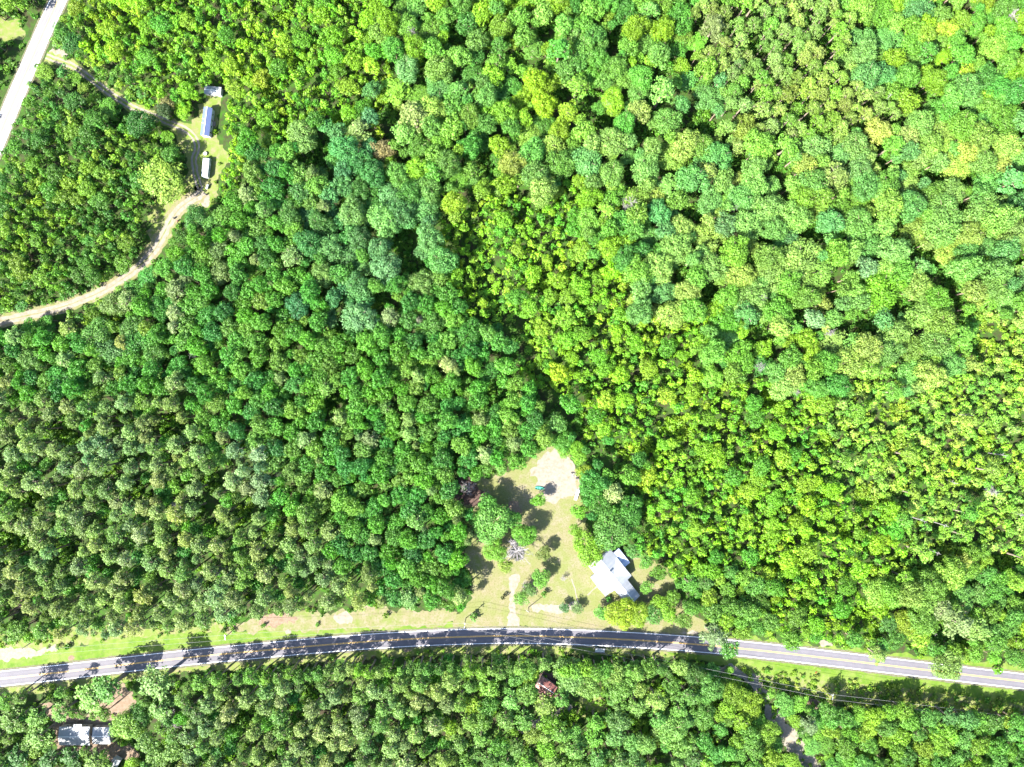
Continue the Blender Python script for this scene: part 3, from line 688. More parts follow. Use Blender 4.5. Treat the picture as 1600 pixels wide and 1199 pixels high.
# ------------------------------------------------------------------ where each sort of wood grows (photo read on a 100 px grid)
ZONES = ["NYYYYYGGGGGQQHGG",
         "NNYYYYHGGGHQQQGG",
         "NNNYFBGGHHHHHHHH",
         "NNNFFBBYYGHHHHHH",
         "NNFFFBFYYYHHHHHH",
         "FFFFFFFFYYYGGHHL",
         "PPPFFFFFFYYYYLLL",
         "PPPPFFFFFFYYYLLL",
         "PPPPPFFFFFYYYYLL",
         "PPPPPPFFFMMMYYHM",
         "KKKPPPPKKKKMMMMM",
         "KKKPPPPKKKKMMMMM"]
# kind, crown radius in photo px, height m, sunlit colours
ZT = {'Y': ('young', (4.5, 11.5), (5, 11), [(158, 222, 52), (146, 214, 60), (172, 226, 66), (112, 192, 62), (136, 206, 56)]),
      'N': ('young', (6, 12), (8.5, 12), [(126, 184, 62), (104, 168, 62), (150, 198, 66), (96, 160, 66)]),
      'H': ('broad', (9, 23), (10, 20), [(146, 208, 112), (160, 214, 100), (128, 200, 112), (140, 206, 84), (176, 216, 112)]),
      'B': ('broad', (10, 22), (11, 20), [(112, 186, 118), (98, 176, 104), (128, 196, 124), (110, 184, 84)]),
      'F': ('broad', (7, 16), (10, 17.5), [(104, 188, 74), (122, 196, 78), (92, 174, 80), (142, 202, 88), (112, 190, 60)]),
      'G': ('broad', (7.5, 19), (9, 18.5), [(130, 202, 84), (112, 192, 84), (150, 212, 84), (140, 204, 100), (160, 216, 64)]),
      'P': ('pine', (9, 16), (14.5, 21), [(172, 206, 124), (156, 196, 112), (180, 210, 136), (138, 188, 96), (158, 200, 130)]),
      'Q': ('pine', (9, 13.5), (15, 18), [(160, 202, 104), (148, 194, 94), (170, 208, 110), (140, 204, 80)]),
      'L': ('young', (6, 12.5), (2.5, 8.5), [(164, 222, 78), (174, 226, 92), (148, 212, 82), (178, 222, 108), (128, 196, 80)]),
      'M': ('broad', (7, 15), (6.5, 14), [(136, 200, 76), (156, 212, 72), (112, 180, 76), (124, 190, 92)]),
      'K': ('pine', (8, 17), (10, 17), [(150, 204, 102), (136, 194, 92), (166, 212, 112), (124, 184, 84), (150, 212, 76)])}
def zone(px, py):
    q = Vector((px * .012, py * .012, 0)); x = px + 55 * mnoise.noise(q); y = py + 55 * mnoise.noise(q + Vector((31, 7, 0)))
    i = min(11, max(0, int(y // 100))); j = min(15, max(0, int(x // 100))); return ZONES[i][j]

# visible clearings, as seen (crowns keep out); the ground polygons above, plus the roofs
KEEP = [VERGE_N, DRY_N, VERGE_S, YARD, GLADE, NWCLEAR,
        [(88, 1125), (172, 1125), (172, 1168), (88, 1168)], [(312, 130), (352, 130), (352, 152), (335, 290), (305, 290), (308, 170)],
        [(170, 1150), (215, 1160), (215, 1185), (195, 1199), (165, 1199)], [(170, 1062), (212, 1078), (210, 1108), (180, 1125), (168, 1100)],
        [(843, 1058), (866, 1056), (870, 1090), (845, 1090)], [(1140, 1036), (1190, 1058), (1205, 1098), (1195, 1104), (1150, 1060)],
        [(1200, 1050), (1300, 1062), (1450, 1080), (1600, 1100), (1800, 1125), (1800, 1142), (1600, 1118), (1420, 1104), (1300, 1102), (1230, 1084), (1185, 1062)],
        [(905, 1088), (945, 1088), (950, 1110), (925, 1118), (900, 1108)],
        [(-100, 1008), (80, 1004), (200, 994), (330, 982), (330, 1000), (100, 1018), (-100, 1040)],
        [(1085, 980), (1250, 1000), (1400, 1018), (1600, 1040), (1600, 1066), (1300, 1030), (1085, 1008)],
        [(712, 752), (745, 752), (750, 785), (715, 785)], [(1200, 1100), (1216, 1112), (1256, 1160), (1292, 1222), (1272, 1222), (1232, 1165), (1200, 1122)]]
GROUNDKEEP = [YARD, GLADE, VERGE_N, VERGE_S]
def blocked(px, py, r, h):
    k = r * .62
    for dx, dy in ((0, 0), (k, 0), (-k, 0), (0, k), (0, -k)):
        x, y = px + dx, py + dy
        if x < 370 and y < 330 and dist_line(x, y, sideL) < 14: return True
        if y > 900 and dist_line(x, y, mainL) < 13.5: return True
        if x < 330 and y < 560 and (dist_line(x, y, dirtL) < 7.5 or (dx == 0 and dy == 0 and dist_line(x, y, driveL) < r * .8 + 7)): return True
        for poly in KEEP:
            if inpoly(x, y, poly): return True
    bx, by = base_of(px, py, h * .8)
    if by > 900 and dist_line(bx, by, mainL) < 20: return True
    if by > 1040 and bx < 430 and dist_line(bx, by, mainL) < (48 if bx < 300 else 31): return True
    if bx < 90 and by > 26 and bx < np.interp(by, [0, 100, 232], [91, 48, -9]) and dist_line(bx, by, sideL) < 16 + h * 3.1: return True
    if bx < 330 and by < 600 and (dist_line(bx, by, sideL) < 18 or dist_line(bx, by, dirtL) < 10): return True
    for poly in GROUNDKEEP:
        if inpoly(bx, by, poly): return True
    return False

# trees picked out by eye in the photo: x, y of the crown, radius px, kind, height, colour, label
T = []
def add(px, py, r, kind, h, c, label=None, jit=.0): T.append(dict(px=px, py=py, r=r, kind=kind, h=h, c=c, label=label))
N_ = [
 (1382, 452, 33, 'broad', 17, (126, 198, 58), 'very large round mid-green tree in the right-hand wood'),
 (1253, 405, 31, 'broad', 17, (158, 214, 108), 'very large pale green lobed tree west of the large round green tree'),
 (1357, 418, 18, 'broad', 16, (140, 204, 140), 'pale blue-green tree touching the top of the very large round green tree'),
 (1385, 354, 18, 'broad', 16, (146, 212, 110), None), (1300, 345, 21, 'broad', 16, (130, 204, 130), None), (1345, 350, 25, 'broad', 16, (150, 212, 108), None),
 (1475, 328, 27, 'broad', 16, (150, 214, 112), None), (1542, 328, 26, 'broad', 16, (148, 212, 104), None), (1475, 362, 27, 'broad', 16, (150, 214, 106), None),
 (1275, 498, 16, 'broad', 15, (150, 208, 150), 'small pale blue-grey tree in a dark gap of the right wood'), (1328, 565, 29, 'broad', 15, (170, 214, 104), None),
 (1402, 520, 25, 'broad', 15, (166, 212, 108), None), (1447, 490, 24, 'broad', 15, (160, 212, 104), None), (1430, 545, 20, 'broad', 14, (160, 206, 100), None),
 (1378, 202, 19, 'broad', 16, (206, 228, 122), 'pale yellow round tree in the upper right wood'), (1418, 212, 18, 'broad', 16, (184, 214, 120), 'pale cream-green tree beside the pale yellow one in the upper right'),
 (1355, 78, 20, 'broad', 16, (156, 220, 122), 'bright pale green round tree among the olive pines in the upper right'), (1386, 116, 20, 'broad', 15, (112, 188, 112), 'smooth blue-green tree below the bright pale green one, upper right'),
 (1510, 105, 17, 'broad', 14, (192, 228, 76), 'yellow-green round tree near the upper right corner'), (1490, 45, 14, 'broad', 14, (190, 226, 80), None), (1472, 42, 12, 'broad', 14, (186, 226, 84), None),
 (1575, 186, 28, 'broad', 14, (118, 174, 66), 'wide dark olive tree at the right edge of the upper wood'), (1440, 10, 22, 'broad', 15, (120, 198, 118), None), (1275, 230, 22, 'broad', 15, (150, 216, 118), None),
 (1065, 24, 25, 'broad', 15, (116, 200, 78), 'large rich green tree at the top edge right of centre'), (1115, 42, 23, 'pine', 18, (158, 190, 118), 'grey-green pine at the top edge beside the large rich green tree'),
 (1072, 222, 25, 'broad', 16, (184, 220, 118), 'pale yellow-green tall crown right of a deep dark gap, top centre'), (1045, 187, 20, 'broad', 16, (150, 210, 110), None),
 (850, 20, 16, 'broad', 15, (160, 216, 104), None), (1165, 200, 22, 'broad', 14, (176, 220, 100), None), (1180, 285, 22, 'broad', 15, (160, 216, 120), None), (1130, 280, 18, 'broad', 15, (156, 212, 104), None),
 (1012, 262, 24, 'broad', 16, (150, 212, 116), None), (918, 250, 26, 'broad', 16, (140, 206, 124), None), (1030, 330, 20, 'broad', 16, (118, 196, 128), None), (1060, 385, 26, 'broad', 16, (150, 212, 108), None), (1112, 415, 28, 'broad', 16, (160, 216, 116), None), (1172, 350, 24, 'broad', 16, (156, 212, 120), None),
 (1135, 350, 18, 'broad', 15, (130, 200, 130), None), (1180, 460, 24, 'broad', 15, (150, 210, 112), None), (1210, 430, 22, 'broad', 15, (156, 212, 112), None), (1220, 485, 22, 'broad', 15, (130, 200, 80), None), (1160, 560, 24, 'broad', 14, (140, 214, 72), None),
 (1135, 500, 22, 'broad', 13, (120, 204, 66), None), (1240, 590, 22, 'broad', 13, (176, 218, 110), None), (1225, 605, 20, 'broad', 13, (160, 216, 120), None),
 (250, 280, 33, 'broad', 13, (184, 218, 98), 'wide airy pale yellow-green tree inside the bend of the dirt road'), (215, 190, 23, 'broad', 13, (76, 150, 66), 'large dark green tree south of the two-track drive'),
 (258, 160, 12, 'broad', 9, (176, 172, 118), 'small brownish half-bare tree north of the two-track drive'), (255, 172, 12, 'broad', 10, (90, 120, 84), None),
 (95, 112, 14, 'young', 9, (96, 160, 80), 'shaggy dark tree leaning over the side road junction'), (112, 65, 16, 'broad', 11, (86, 150, 80), None),
 (635, 105, 21, 'broad', 16, (140, 204, 128), 'pale blue-green lobed tree near the top, left of centre'), (577, 182, 15, 'broad', 16, (110, 182, 130), None), (560, 200, 20, 'pine', 17, (160, 198, 120), None), (645, 178, 25, 'pine', 18, (158, 188, 112), 'wide olive-grey crown near the top, left of centre'),
 (580, 140, 15, 'broad', 15, (128, 194, 120), None), (597, 232, 18, 'broad', 14, (176, 160, 128), 'reddish-brown dying tree north of the large blue-green trees'), (470, 205, 20, 'broad', 14, (146, 200, 116), None), (478, 225, 14, 'broad', 15, (150, 200, 112), None),
 (550, 330, 23, 'broad', 16, (132, 186, 104), None), (598, 342, 24, 'broad', 17, (136, 204, 116), None), (560, 372, 20, 'broad', 16, (114, 188, 114), None), (590, 388, 20, 'broad', 17, (122, 192, 124), None), (603, 420, 24, 'broad', 17, (138, 202, 146), 'frosty blue-green ragged tree in the middle of the tall stand, left of centre'),
 (560, 447, 22, 'broad', 17, (120, 190, 122), None), (560, 496, 26, 'broad', 17, (138, 208, 136), 'big round pale blue-green tree, southernmost of the tall stand left of centre'), (502, 428, 20, 'broad', 16, (164, 208, 116), 'pale yellow-green round tree west of the tall blue-green stand'), (545, 421, 9, 'broad', 14, (96, 170, 70), None),
 (658, 440, 20, 'broad', 16, (148, 204, 112), None), (520, 465, 14, 'broad', 15, (96, 172, 110), None), (464, 475, 20, 'broad', 15, (86, 164, 108), None), (640, 500, 18, 'broad', 15, (104, 178, 84), None), (675, 505, 22, 'broad', 15, (112, 186, 84), None), (735, 520, 22, 'broad', 15, (100, 184, 76), None),
 (450, 335, 20, 'broad', 15, (120, 184, 100), None), (500, 350, 20, 'broad', 15, (110, 180, 90), None), (455, 400, 18, 'pine', 16, (146, 186, 116), None), (410, 380, 18, 'broad', 14, (104, 172, 92), None), (470, 300, 18, 'broad', 15, (104, 176, 100), None), (535, 290, 18, 'broad', 15, (110, 184, 110), None),
 (275, 452, 21, 'pine', 17, (146, 184, 112), 'round grey-green pine just south of the dirt road'), (175, 474, 20, 'broad', 13, (150, 186, 110), 'pale leaning tree on the south edge of the dirt road'), (150, 520, 24, 'broad', 14, (124, 186, 96), None), (45, 562, 22, 'broad', 14, (134, 192, 104), None), (205, 512, 22, 'broad', 14, (116, 180, 92), None),
 (170, 548, 22, 'broad', 14, (130, 194, 120), None), (240, 550, 20, 'broad', 14, (110, 176, 84), None), (305, 340, 20, 'broad', 12, (104, 176, 84), None), (330, 350, 16, 'broad', 12, (116, 180, 90), None), (340, 390, 16, 'broad', 14, (140, 184, 116), None), (345, 425, 20, 'broad', 14, (150, 194, 116), None), (245, 480, 18, 'broad', 14, (96, 168, 74), None),
 (768, 818, 33, 'broad', 14, (134, 192, 98), 'largest spreading tree on the west side of the sandy yard'), (774, 862, 19, 'broad', 11, (140, 202, 78), 'bright green tree just below the largest yard tree'), (820, 838, 18, 'broad', 11, (124, 192, 70), 'rounded green tree in the middle of the yard beside the bare grey one'),
 (842, 782, 11, 'broad', 7.5, (128, 192, 54), 'small bright green tree south of the green rowing boat'), (850, 865, 12, 'broad', 7, (150, 176, 90), 'olive half-bare shrub east of the bare grey tree'), (845, 905, 15, 'broad', 8, (128, 186, 78), 'green clipped-looking tree at the centre of the front lawn'), (814, 935, 11, 'broad', 6, (122, 186, 76), 'round green shrub beside the sandy drive on the front lawn'), (828, 922, 10, 'broad', 6, (110, 160, 80), None),
 (850, 929, 6, 'bush', 3, (110, 190, 50), 'small bright bush at the end of the thin pole shadow'),
 (922, 858, 27, 'broad', 12, (158, 218, 62), 'big yellow-green tree overhanging the north-west corner of the farmhouse'), (958, 828, 32, 'broad', 14, (112, 182, 84), 'big mid-green tree north of the farmhouse'), (925, 768, 22, 'broad', 12, (100, 180, 70), None), (940, 792, 20, 'broad', 13, (112, 186, 76), None),
 (985, 800, 22, 'broad', 13, (96, 170, 74), None), (905, 715, 12, 'broad', 8, (150, 210, 70), None), (912, 738, 12, 'broad', 8, (168, 214, 66), None), (880, 690, 18, 'broad', 10, (110, 186, 74), None), (898, 700, 12, 'broad', 8, (150, 210, 60), None), (925, 745, 14, 'broad', 10, (96, 178, 84), None), (870, 662, 16, 'broad', 12, (112, 180, 90), None),
 (972, 960, 23, 'broad', 10, (184, 222, 56), 'vivid yellow-green tree in front of the farmhouse beside the road'), (998, 962, 18, 'broad', 9, (176, 218, 62), None), (1022, 962, 16, 'broad', 9, (112, 184, 84), None), (940, 958, 11, 'broad', 6, (112, 178, 80), 'dark green shrub in front of the farmhouse, left of the vivid yellow-green tree'), (1045, 958, 15, 'broad', 9, (144, 206, 60), None),
 (1010, 918, 10, 'broad', 6, (140, 200, 84), None), (1030, 942, 13, 'broad', 8, (150, 208, 60), None), (1068, 970, 14, 'broad', 10, (130, 190, 80), None), (1052, 935, 12, 'broad', 8, (134, 196, 70), None), (990, 862, 13, 'broad', 7, (120, 188, 96), None), (1010, 878, 11, 'broad', 6, (110, 180, 70), None), (1030, 895, 13, 'broad', 8, (120, 190, 66), None),
 (882, 950, 8, 'broad', 4, (90, 140, 80), 'small dark shrub on the front lawn near the road'), (902, 951, 9, 'broad', 4, (120, 150, 96), 'greyish shrub on the front lawn near the road'), (952, 902, 4, 'bush', 2, (110, 190, 60), None), (951, 937, 5, 'bush', 2.5, (90, 200, 60), 'small bright bush against the front wall of the farmhouse'),
 (786, 935, 4.5, 'bush', 3.2, (60, 90, 40), 'tiny dark conical bush alone on the left front lawn'), (740, 965, 8, 'bush', 3, (130, 200, 80), None),
 (1115, 995, 21, 'pine', 15, (158, 194, 128), 'pale airy pine leaning over the road near the yard corner'), (1141, 1016, 14, 'broad', 13, (118, 190, 84), 'green tree covering the road centre line beside the pale airy pine'), (1160, 990, 14, 'broad', 11, (150, 212, 70), None),
 (1238, 1002, 16, 'broad', 12, (140, 212, 76), 'bright green tree overhanging the north edge of the road, centre right'), (1372, 1025, 15, 'pine', 12, (164, 204, 112), 'small greyish tree overhanging the north edge of the road on the right'), (1485, 1042, 25, 'broad', 14, (166, 210, 112), 'pale airy tree hiding the road near the right edge'), (1562, 1050, 8, 'bush', 4, (130, 200, 60), None),
 (1500, 975, 26, 'pine', 18, (176, 204, 132), 'long pale grey pine crown north of the road on the right'), (1530, 985, 22, 'pine', 16, (166, 202, 116), None), (1420, 975, 18, 'broad', 12, (184, 224, 76), 'yellow tree north of the road beside a deep shadow, right side'), (1438, 998, 16, 'broad', 11, (176, 220, 84), None), (1475, 955, 18, 'pine', 17, (178, 200, 136), None),
 (241, 1070, 29, 'pine', 18, (142, 190, 106), 'broad pine standing alone beside the south edge of the road, left'), (142, 1092, 27, 'pine', 17, (158, 204, 100), 'broad light green pine above the lower left white roof'), (165, 1078, 24, 'pine', 18, (120, 174, 88), None), (58, 1152, 22, 'pine', 15, (132, 190, 84), 'bushy pine at the west side of the lower left house'), (195, 1136, 24, 'broad', 14, (158, 204, 104), 'wide light green tree covering the east end of the lower left houses'), (215, 1122, 20, 'broad', 12, (96, 156, 74), None),
 (18, 1128, 22, 'pine', 16, (134, 188, 80), None), (110, 1185, 18, 'pine', 13, (110, 166, 84), None), (75, 1192, 20, 'pine', 13, (106, 164, 84), None), (205, 1195, 12, 'broad', 8, (158, 210, 60), None), (25, 1185, 20, 'pine', 14, (96, 156, 80), None), (100, 1085, 12, 'young', 8, (126, 184, 78), None),
 (895, 1060, 26, 'broad', 14, (150, 202, 112), 'large pale green tree south of the road beside the rusty shed'), (918, 1075, 20, 'broad', 14, (150, 204, 108), None), (880, 1045, 16, 'broad', 14, (140, 190, 104), None), (830, 1058, 13, 'broad', 11, (164, 210, 76), 'yellow-green crown at the north-west corner of the rusty shed'),
 (970, 1075, 24, 'broad', 14, (140, 198, 96), None), (1050, 1140, 24, 'broad', 14, (140, 196, 104), None), (1110, 1080, 22, 'broad', 13, (120, 182, 90), None), (1150, 1090, 20, 'broad', 11, (160, 210, 70), None), (1175, 1105, 20, 'broad', 9, (160, 212, 60), None),
 (1085, 1055, 18, 'broad', 12, (110, 172, 80), None), (1100, 1120, 20, 'broad', 13, (126, 188, 84), None), (1200, 1150, 20, 'broad', 9, (150, 204, 70), None), (1265, 1135, 16, 'pine', 13, (150, 190, 130), 'pale grey-green tree beside the sandy track in the lower right'),
 (762, 786, 14, 'broad', 12, (116, 186, 84), None), (745, 812, 12, 'broad', 12, (104, 176, 80), None), (805, 812, 12, 'broad', 10, (112, 184, 78), None), (724, 905, 12, 'broad', 9, (110, 186, 80), None), (790, 885, 12, 'broad', 8, (160, 208, 90), None), (880, 706, 10, 'broad', 7, (140, 204, 70), None),
 (905, 800, 12, 'broad', 9, (130, 200, 70), None), (900, 830, 11, 'broad', 8, (150, 210, 70), None),
 (655, 500, 8, 'pine', 15, (176, 186, 160), None),
]
for a in N_: add(*a)
# rows along the south side of the road whose shadows darken the asphalt
x = 372
while x < 1040:
    y = 1046 + (0 if x > 560 else (560 - x) * .085) + rnd.uniform(-3, 8)
    if not (835 < x < 880): add(x, y, rnd.uniform(11, 15), 'pine' if x < 780 or rnd.random() < .4 else 'broad', rnd.uniform(16, 18.5), rnd.choice(ZT['K'][3]))
    x += rnd.uniform(13, 19)
for (x, y, r, h) in ((30, 1092, 12, 15), (92, 1084, 10, 13), (8, 1098, 13, 16), (310, 1068, 14, 17), (285, 1095, 14, 15), (338, 1062, 13, 17)):
    add(x, y, r, 'pine', h, rnd.choice(ZT['K'][3]))

# dart throwing for the rest, big crowns first
cell = 24.0; grid = {}
def put(t): grid.setdefault((int(t['px'] // cell), int(t['py'] // cell)), []).append(t)
def clear(px, py, r, k):
    gx, gy = int(px // cell), int(py // cell)
    for i in range(gx - 2, gx + 3):
        for j in range(gy - 2, gy + 3):
            for t in grid.get((i, j), ()):
                if (t['px'] - px) ** 2 + (t['py'] - py) ** 2 < (k * (t['r'] + r)) ** 2: return False
    return True
for t in T: put(t)
def varied(c, a=.09):
    v = 1 + rnd.uniform(-a, a); return tuple(max(0, min(255, q * v * (1 + rnd.uniform(-.04, .04)))) for q in c)
GAPS = [(1085, 330, 14), (1150, 345, 12), (850, 445, 9), (1065, 425, 7), (1105, 455, 7), (1185, 520, 13), (1270, 372, 12), (1408, 342, 10), (1430, 390, 9), (1460, 398, 9), (1475, 425, 11), (1490, 440, 10), (1503, 463, 10), (1350, 508, 13),
        (1415, 475, 9), (1300, 450, 8), (1240, 492, 10), (1545, 532, 18), (1530, 545, 12), (1290, 68, 8), (1435, 138, 8), (1448, 150, 6), (1380, 246, 11), (1225, 260, 12), (1452, 268, 10), (1474, 274, 10), (1520, 280, 11), (1583, 165, 8), (1255, 105, 6),
        (852, 46, 9), (965, 58, 10), (917, 155, 12), (945, 192, 11), (1005, 208, 12), (1022, 162, 9), (1090, 185, 16), (1103, 200, 13), (1180, 75, 7), (1155, 250, 9), (1060, 265, 9), (1035, 108, 9), (442, 28, 10), (715, 58, 12), (656, 96, 10), (607, 182, 10),
        (502, 226, 13), (488, 245, 12), (760, 262, 11), (420, 140, 8), (455, 92, 9), (622, 385, 13), (634, 368, 10), (640, 412, 12), (525, 515, 8), (590, 470, 9), (92, 674, 12), (112, 690, 8), (262, 664, 13), (332, 752, 12), (45, 785, 10), (10, 845, 13), (30, 850, 10),
        (102, 866, 11), (380, 805, 12), (215, 765, 9), (380, 1122, 11), (484, 1090, 9), (890, 1122, 13), (1000, 1134, 14), (1110, 1102, 10), (1030, 1076, 8), (905, 655, 12), (1050, 662, 16), (1066, 672, 12), (965, 712, 14), (1012, 700, 10), (985, 800, 12), (975, 790, 10), (1390, 648, 16), (1408, 640, 10),
        (1345, 775, 11), (1362, 785, 9), (1320, 830, 9), (1480, 860, 11), (1540, 690, 12), (1570, 880, 12), (1475, 870, 9), (1340, 965, 13), (1365, 985, 12), (1470, 995, 12), (1485, 985, 12), (1505, 1000, 9), (870, 145, 8), (810, 90, 8), (1530, 80, 7), (1360, 40, 8), (1180, 150, 7), (770, 610, 9), (520, 626, 8), (1400, 700, 10), (1290, 690, 9), (1200, 620, 9)]
bandL = interp([(735, 300), (752, 400), (775, 480), (815, 540), (850, 600), (895, 660), (945, 715), (985, 770), (1015, 830)])
trackL = interp([(1140, 1045), (1185, 1062), (1200, 1100), (1250, 1160), (1280, 1230)])
def drift(c, px, py):                                     # patches of the wood are yellower or bluer than others
    a = mnoise.noise(Vector((px * .009, py * .009, 9))) + .5 * mnoise.noise(Vector((px * .03, py * .03, 2)))
    if rnd.random() < .03: a -= .25
    return (c[0] * (1 + .10 * a), c[1] * (1 + .03 * a), c[2] * (1 - .15 * a))
for rr in (1.0, .75, .5, .25, .0):
    for _ in range(12000 if rr > .1 else 22000):
        px = rnd.uniform(-120, 1720); py = rnd.uniform(-120, 1310); z = zone(px, py); kind, R_, Hh, cs = ZT[z]
        if z in 'GHMK' and rnd.random() < (.35 if z == 'K' else .12): kind = 'pine' if kind == 'broad' else 'broad'
        if z == 'L' and rnd.random() < .12: kind, R_, Hh = 'pine', (10, 15), (13, 17)
        if z == 'F' and rnd.random() < .10: kind = 'pine'; Hh = (15, 17); cs = ZT['P'][3]
        if z == 'P' and rnd.random() < .14: kind = 'broad'; R_ = (7, 12); Hh = (9, 13); cs = ZT['F'][3]
        if z == 'N' and rnd.random() < .2: kind = 'broad'; R_ = (9, 13)
        if z in 'YN' and rnd.random() < .34: kind = 'broad'; R_ = (6, 15); Hh = (6, 13)
        t_ = min(1, max(0, rr - .2 + rnd.uniform(0, .35))); r = R_[0] + (R_[1] - R_[0]) * t_; h = Hh[0] + (Hh[1] - Hh[0]) * min(1, max(0, .55 * t_ + rnd.uniform(0, .5)))
        if z in 'HGB' and rnd.random() < .28: h *= .6
        if z in 'HGBF' and rnd.random() < .12: h *= 1.2
        if z == 'M' and dist_line(px, py, trackL) < 48: h = min(h, rnd.uniform(4, 7))
        if z in 'NY' and px < 330 and dist_line(px, py, driveL) < 32: h = min(h, rnd.uniform(4, 6.5))
        if z in 'NFP' and px < 330 and dist_line(px, py, dirtL) < 26: h = min(h, rnd.uniform(5, 8))
        k = {'young': .56, 'broad': .69, 'pine': .69}[kind] * rnd.uniform(.85, 1.1) * ({'P': 1.05, 'L': 1.0, 'K': 1.1}.get(z, 1))
        if mnoise.noise(Vector((px * .03, py * .03, 5))) > .24 and (kind == 'pine' or rnd.random() < .85): k *= 1.5
        if any((px - gx) ** 2 + (py - gy) ** 2 < (gr * 1.3 + .6 * r) ** 2 for gx, gy, gr in GAPS): continue
        if dist_line(px, py, bandL) < 10 + .3 * r and kind != 'young': continue
        if kind == 'young' and dist_line(px, py, bandL) < 16: h = rnd.uniform(2.5, 4.5)
        if not clear(px, py, r, k) or blocked(px, py, r, h): continue
        t = dict(px=px, py=py, r=r, kind=kind, h=h, c=drift(rnd.choice(cs), px, py), label=None, z=z)
        T.append(t); put(t)

TG = 3.15                                                   # brightness of a sunlit crown relative to its leaf albedo
def tint(c): v = lin(c); return (v[0] / TG, v[1] / TG, v[2] / TG * .84)
def finish(t):
    P = PROTO[t['kind']]
    k = (H - t['h'] * .85) / F; R = t['r'] * k * 1.04
    if t['kind'] == 'broad': idx = [i for i, p in enumerate(P) if (p['R'] > 6) == (R > 5.4) and (p['R'] < 3.5) == (R < 3.5)]
    elif t['kind'] == 'young': idx = range(0, 4) if R < 2.4 else range(4, 9)
    else: idx = range(len(P))
    t['vi'] = rnd.choice(list(idx)); p = P[t['vi']]; s = R / p['R']; t['s'] = (s * rnd.uniform(.93, 1.07), s * rnd.uniform(.93, 1.07), t['h'] / p['h'])
    t['rz'] = rnd.uniform(0, 6.283); w_ = W(t['px'], t['py'], t['h'] * .85); t['pos'] = (w_.x, w_.y, 0); t['tint'] = tint(varied(t['c'])); t['R'] = R
for t in T: finish(t)

# ------------------------------------------------------------------ labels
LM = [(960, 905, 'the farmhouse'), (843, 763, 'the green boat'), (322, 190, 'the blue-roofed mobile home'), (332, 141, 'the white shed'), (321, 261, 'the camper'), (115, 1150, 'the lower left house'),
      (854, 1074, 'the rusty shed'), (250, 280, 'the dirt road bend'), (145, 462, 'the curving dirt road'), (20, 496, 'the dirt road left end'), (190, 158, 'the two-track drive'), (85, 85, 'the side road junction'), (10, 180, 'the side road'), (1382, 452, 'the largest round tree'),
      (1378, 202, 'the pale yellow tree'), (560, 496, 'the round blue-green tree'), (603, 390, 'the tall blue-green stand'), (1286, 1074, 'the pole in the brush'), (365, 984, 'the north verge pole'), (1480, 1050, 'the tree hiding the road'),
      (1115, 1000, 'the pine over the road'), (700, 1199, 'the bottom edge middle'), (1400, 1199, 'the lower right corner wood'), (450, 1199, 'the lower left road wood'), (860, 700, 'the sandy yard top'), (732, 765, 'the pale yard shrub'), (1582, 27, 'the upper right white snag'),
      (985, 318, 'the silvery snag'), (1190, 465, 'the right wood grey snag'), (597, 232, 'the reddish dying tree'), (645, 50, 'the top grey snag'), (800, 0, 'the top edge middle'), (1065, 24, 'the rich green top-edge tree'), (450, 0, 'the upper left edge'), (1599, 600, 'the right edge middle'), (1599, 800, 'the lower right edge'),
      (0, 700, 'the left edge middle'), (0, 880, 'the lower left edge'), (550, 735, 'the mauve snag'), (250, 800, 'the middle pine wood'), (450, 850, 'the east pine wood'), (1200, 750, 'the yellow-green thicket'), (900, 450, 'the upper thicket'), (1050, 600, 'the thicket centre'), (1350, 880, 'the roadside thicket'),
      (700, 650, 'the green wood middle'), (400, 600, 'the green wood west'), (600, 880, 'the green wood south'), (1550, 1000, 'the right roadside wood'), (240, 1070, 'the lone roadside pine'), (520, 1020, 'the shaded road'), (1200, 1150, 'the lower right track'), (1250, 405, 'the pale lobed tree'), (1470, 345, 'the trio of pale crowns'), (250, 60, 'the upper left thicket'), (820, 180, 'the upper middle wood'), (350, 420, 'the dirt road wood')]
DIRS = ['east', 'north-east', 'north', 'north-west', 'west', 'south-west', 'south', 'south-east']
def hue(c):
    r, g, b = c
    if r > 168 and b < 90: return 'yellow-green'
    if r > 150 and g > 195: return 'pale green'
    if b > 108 and r < 142: return 'blue-green'
    if g < 165: return 'dark green'
    if r > 130 and g < 200: return 'olive green'
    return 'bright green' if b < 72 else 'mid-green'
KN = {'pine': 'pine', 'broad': 'broadleaf tree', 'young': 'young tree', 'bush': 'bush'}
def auto_label(t, lvl=0):
    bx, by = t['px'], t['py']
    ds = sorted(((bx - x) ** 2 + (by - y) ** 2, x, y, n) for x, y, n in LM)
    d, x, y, n = ds[0]; d = math.sqrt(d)
    ang = int(round(math.degrees(math.atan2(y - by, bx - x)) / 45)) % 8
    far = 'close by' if d < 22 else ('just' if d < 45 else ('not far' if d < 80 else 'well'))
    size = {'pine': ((13, 'large'), (10.8, 'medium'), (0, 'small')), 'broad': ((19, 'large'), (13, 'medium'), (0, 'small')), 'young': ((9.5, 'large'), (7.5, 'medium'), (0, 'small')), 'bush': ((0, 'small'),)}[t['kind']]
    sz = next(s for r, s in size if t['r'] >= r)
    return f"{sz} {hue(t['c'])} {KN[t['kind']]} {far} {DIRS[ang] if far != 'close by' else 'on the ' + DIRS[ang] + ' of'}" + (' of ' if far != 'close by' else ' ') + n

